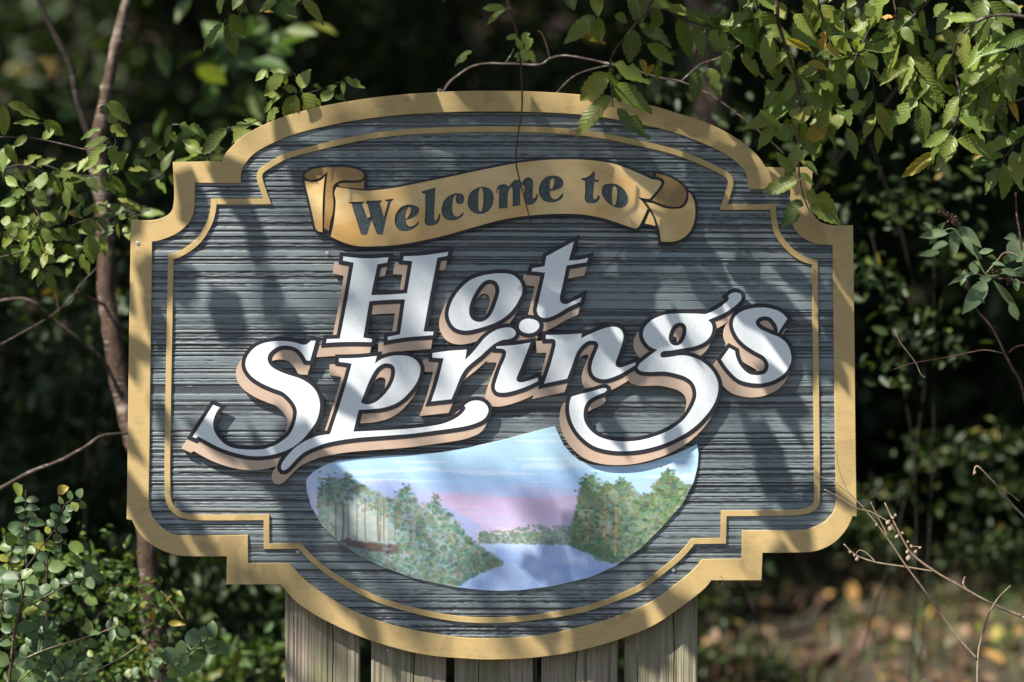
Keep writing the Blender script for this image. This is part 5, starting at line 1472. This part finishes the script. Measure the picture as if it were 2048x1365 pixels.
for q, (lab, x, y) in enumerate(tk):
    z0 = G0(x, y)
    e = empty('forest_tree', (x, y, z0), lab, 'tree', 'trees in the shaded forest')
    WL[e.name] = Vector(e.location)
    h = 4.3 + (q % 3) * .4
    rr = random.Random(q)
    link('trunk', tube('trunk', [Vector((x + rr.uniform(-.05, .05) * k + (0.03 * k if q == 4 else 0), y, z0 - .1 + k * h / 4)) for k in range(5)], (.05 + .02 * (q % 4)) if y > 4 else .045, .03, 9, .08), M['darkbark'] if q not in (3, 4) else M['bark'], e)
    for b in range(3):
        an = rr.uniform(0, 6.28)
        link('limb', tube('limb', [(x, y, z0 + h * .62), (x + .7 * math.cos(an), y + .7 * math.sin(an), z0 + h * .8), (x + 1.5 * math.cos(an), y + 1.5 * math.sin(an), z0 + h)], .025, .01, 6), M['darkbark'], e)
    o = link('crown', crowns[q % 2], None, e, (x, y, z0 + h + .9))
    o.rotation_euler = (0, 0, rr.uniform(0, 6.28)); cs = .72 if q in (14, 15, 3) else 1; o.scale = (cs, cs, cs * (.85 + .1 * (q % 3)))
    o['kind'] = 'stuff'
SHL = ['foremost near dark leafy shrub beyond the left edge of the picture, shaded by the trees', 'second near dark leafy shrub beyond the left edge of the picture, shaded by the trees', 'near dark leafy shrub behind the forked tree, shaded by the trees', 'middle-distance dark leafy shrub beyond the left edge of the picture, shaded by the trees', 'middle-distance dark leafy shrub at the left edge, shaded by the trees', 'middle-distance dark leafy shrub behind the left shoulder of the sign, shaded by the trees', 'middle-distance dark leafy shrub behind the top centre of the sign, shaded by the trees', 'middle-distance dark leafy shrub behind the right half of the arch, shaded by the trees', 'middle-distance dark leafy shrub behind the right shoulder of the sign, shaded by the trees', 'middle-distance dark leafy shrub right of the sign, shaded by the trees', 'foremost middle-distance dark leafy shrub beyond the right edge of the picture, shaded by the trees', 'second middle-distance dark leafy shrub beyond the right edge of the picture, shaded by the trees', 'foremost near dark leafy shrub beyond the right edge of the picture, shaded by the trees', 'second near dark leafy shrub beyond the right edge of the picture, shaded by the trees', 'foremost far dark leafy shrub beyond the left edge of the picture, shaded by the trees', 'second far dark leafy shrub beyond the left edge of the picture, shaded by the trees', 'far dark leafy shrub behind the left shoulder of the sign, shaded by the trees', 'far dark leafy shrub behind the right half of the arch, shaded by the trees', 'far dark leafy shrub right of the sign, shaded by the trees', 'foremost far dark leafy shrub beyond the right edge of the picture, shaded by the trees', 'second far dark leafy shrub beyond the right edge of the picture, shaded by the trees', 'farthest dark leafy shrub beyond the left edge of the picture, shaded by the trees', 'farthest dark leafy shrub behind the left shoulder of the sign, shaded by the trees', 'farthest dark leafy shrub behind the right half of the arch, shaded by the trees', 'foremost farthest dark leafy shrub beyond the right edge of the picture, shaded by the trees', 'second farthest dark leafy shrub beyond the right edge of the picture, shaded by the trees', 'low dark leafy shrub behind the left shoulder of the sign, shaded by the trees', 'near dark leafy shrub behind the top centre of the sign, shaded by the trees', 'near dark leafy shrub behind the right half of the arch, shaded by the trees', 'third near dark leafy shrub beyond the right edge of the picture, shaded by the trees']
r = random.Random(4)
spots = []
for q, (x, y, s_) in enumerate([(-2.9, 3.2, 1.2), (-2.2, 4.0, 1.2), (-1.5, 3.4, 1.15), (-3.4, 5.0, 1.6), (-2.4, 6.0, 1.7), (-1.2, 5.2, 1.6), (-.5, 6.2, 1.8), (.0, 5.6, 1.5), (0.9, 8.3, 1.7), (1.9, 8.9, 1.5), (3.0, 7.6, 1.6), (3.3, 6.0, 1.8), (2.9, 3.8, 1.0), (3.6, 4.6, 1.3),
                                  (-4.4, 7.0, 2.0), (-3.0, 8.0, 2.2), (-1.2, 8.2, 2.2), (.5, 8.6, 2.3), (2.0, 8.4, 2.2), (3.7, 8.2, 2.3), (5.0, 7.6, 2.3), (-5.2, 9.6, 2.6), (-2.0, 10.6, 2.8), (1.4, 10.8, 2.8), (4.4, 10.6, 2.8), (6.0, 9.0, 2.8),
                                  (-1.0, 2.6, .8), (-.4, 3.6, .9), (.4, 3.8, .9), (3.4, 3.0, 1.4)]):
    lab0 = 'dark leafy shrub %s, %s' % (('at the far left', 'left of the sign', 'behind the sign', 'right of the sign', 'at the far right')[0 if x < -2.6 else 1 if x < -1.1 else 2 if x < 1.1 else 3 if x < 2.9 else 4],
                                       ('close behind it', 'in the middle of the undergrowth', 'deep in the forest')[0 if y < 4.5 else 1 if y < 7.5 else 2])
    lab = SHL[q]
    e = empty('forest_shrub', (x, y, G0(x, y) - .05), lab, 'shrub', 'shrubs of the undergrowth')
    WL[e.name] = Vector(e.location)
    o = link('foliage', shrubs[q % 3], None, e, e.location)
    o.rotation_euler = (0, 0, r.uniform(0, 6.28)); o.scale = (s_, s_, s_ * r.uniform(.85, 1.15)); o['kind'] = 'stuff'
    link('stem', tube('stem', [(x, y, G0(x, y) - .1), (x + .05, y, .35 * s_), (x - .05, y + .1, .7 * s_)], .012, .006, 6), M['darkbark'], e)
# sunlit small-leaved shrub low on the right
def near_shrub(label, x, y, z, R, n, size, seed, mat='soup_bright', sig=.05, ncl=40):
    rr = np.random.default_rng(seed)
    c = clump_centers(n, ncl, R, sig, seed, .3) + np.array([x, y, z])
    e = empty('leafy_shrub', (x, y, G0(x, y)), label, 'shrub')
    WL[e.name] = Vector(e.location)
    o = link('foliage', soup('foliage', c, rr.uniform(*size, n), .55, seed + 1, tints=rr.random(n)), M[mat], e)
    o['kind'] = 'stuff'
    for k in range(2):
        link('stem', tube('stem', [(x + .03 * k, y, G0(x, y) - .05), (x + rr.uniform(-.5, .5) * R[0], y + .02 * k, z * .6), (x + rr.uniform(-.8, .8) * R[0], y, z + R[2] * .4)], .0028, .0015, 5), M['darkbark'], e)
    return e
p = W(1890, 1010, 3.0); near_shrub('low bright green small-leaved shrub at the right edge, behind the dry stalks', p.x, 3.0, p.z, (.55, .35, .30), 800, (.025, .05), 901, 'soup')
p = W(1800, 560, 1.6); near_shrub('hanging dim green shrub with rounded leaves just right of the sign', p.x, 1.6, p.z, (.22, .2, .36), 300, (.03, .06), 902, 'soup', .05, 26)
p = W(1640, 230, 1.6); near_shrub('dense leafy shrub behind the overhanging branches at the top right', p.x, 1.8, p.z, (.75, .3, .45), 340, (.03, .065), 903, 'soup', .07, 60)
p = W(1500, 1340, 4.2); near_shrub('small sprouting plant on the leaf-strewn ground right of the boards', p.x, 4.2, p.z + .02, (.25, .2, .08), 120, (.04, .08), 904, 'soup_bright', .05, 12)
p = W(470, 1330, 1.6); near_shrub('patch of low bright weeds under the lower left corner of the sign', p.x, 1.6, p.z - .02, (.30, .2, .12), 260, (.03, .07), 905, 'soup_bright', .05, 20)
p = W(330, 170, 2.6); near_shrub('few large pale leaves in a sun patch at the upper left', p.x, 2.6, p.z, (.5, .2, .4), 60, (.08, .16), 906, 'soup_bright', .10, 10)
p = W(60, 560, 1.2); near_shrub('shaded green shrub behind the bare branches at the left edge', p.x, 2.2, p.z + .1, (.45, .25, .35), 500, (.04, .07), 907, 'soup', .08, 30)
p = W(120, 1250, .5); near_shrub('mass of small leaves behind the privet bush', p.x, .7, p.z, (.33, .2, .33), 1100, (.02, .045), 908, 'soup_bright', .05, 50)

# far wood
rr = np.random.default_rng(31)
n = 26000
c = np.stack([rr.uniform(-13, 13, n), rr.uniform(13, 19, n), rr.uniform(0, 1, n)], 1)
c[:, 2] = gz(c[:, 0], c[:, 1]) + c[:, 2] * 7.5
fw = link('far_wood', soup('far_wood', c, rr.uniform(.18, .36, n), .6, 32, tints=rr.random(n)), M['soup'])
tag(fw, 'far dark wood filling the slope behind all the trees', 'wood', kind='stuff')

# leaf litter and grass
n = 14000
x = rr.uniform(-6, 7, n); y = 1.5 + 13 * rr.random(n) ** 1.25
c = np.stack([x, y, gz(x, y) + rr.uniform(.005, .035, n)], 1)
lt = link('leaf_litter', soup('leaf_litter', c, rr.uniform(.05, .13, n), .62, 34, up=1.6, droop=0, tints=rr.random(n)), M['litter'])
tag(lt, 'fallen brown, tan and orange leaves covering the forest floor', 'leaf litter', kind='stuff')
def grass_mesh(n, seed):
    r = np.random.default_rng(seed)
    x = r.uniform(-6, 6, n); y = r.uniform(1.0, 11, n)
    k = sn(x * 1.3 + 30, y * 1.3 + 9, 8) > 0.45
    x, y = x[k], y[k]; n = len(x)
    h = r.uniform(.05, .15, n); a = r.uniform(0, 6.28, n); w = .004
    lean = r.normal(size=(n, 2)) * .5
    b = np.stack([x, y, gz(x, y)], 1)
    t = b + np.stack([lean[:, 0] * h, lean[:, 1] * h, h], 1)
    s = np.stack([np.cos(a) * w, np.sin(a) * w, np.zeros(n)], 1)
    V = np.stack([b - s, b + s, t + s * .2, t - s * .2], 1).reshape(-1, 3)
    m = fastmesh('grass', V, np.arange(4 * n).reshape(n, 4))
    at = m.attributes.new('tint', 'FLOAT', 'FACE'); at.data.foreach_set('value', r.random(n).astype(np.float32))
    return m
gs = link('grass', grass_mesh(22000, 5), M['grass'])
tag(gs, 'thin tufts of green grass between the fallen leaves', 'grass', kind='stuff')

rr = np.random.default_rng(55)
n = 9000
x = rr.uniform(-5, 6, n); y = rr.uniform(2.0, 11, n)
k_ = sn(x * 1.1 + 7, y * 1.1 + 3, 18) > 0.70
x, y = x[k_], y[k_]; n = len(x)
gc = link('ground_cover', soup('ground_cover', np.stack([x, y, gz(x, y) + rr.uniform(.02, .12, n)], 1), rr.uniform(.03, .07, n), .6, 56, up=1.5, droop=0, tints=rr.random(n)), M['soup_bright'])
tag(gc, 'patches of low green ground plants among the fallen leaves', 'ground cover', kind='stuff')

# dried leaf caught under the frame
p = W(1440, 1170, 0.0)
dl = link('curled_dead_leaf', None or leaf_of('serr', 2, 'litter').copy(), None)
dl.location = p; dl.rotation_euler = (1.2, 0.3, 1.9); dl.scale = (.03, .035, .06)
tag(dl, 'small curled dead leaf hanging under the lower right step of the gold frame', 'dead leaf')
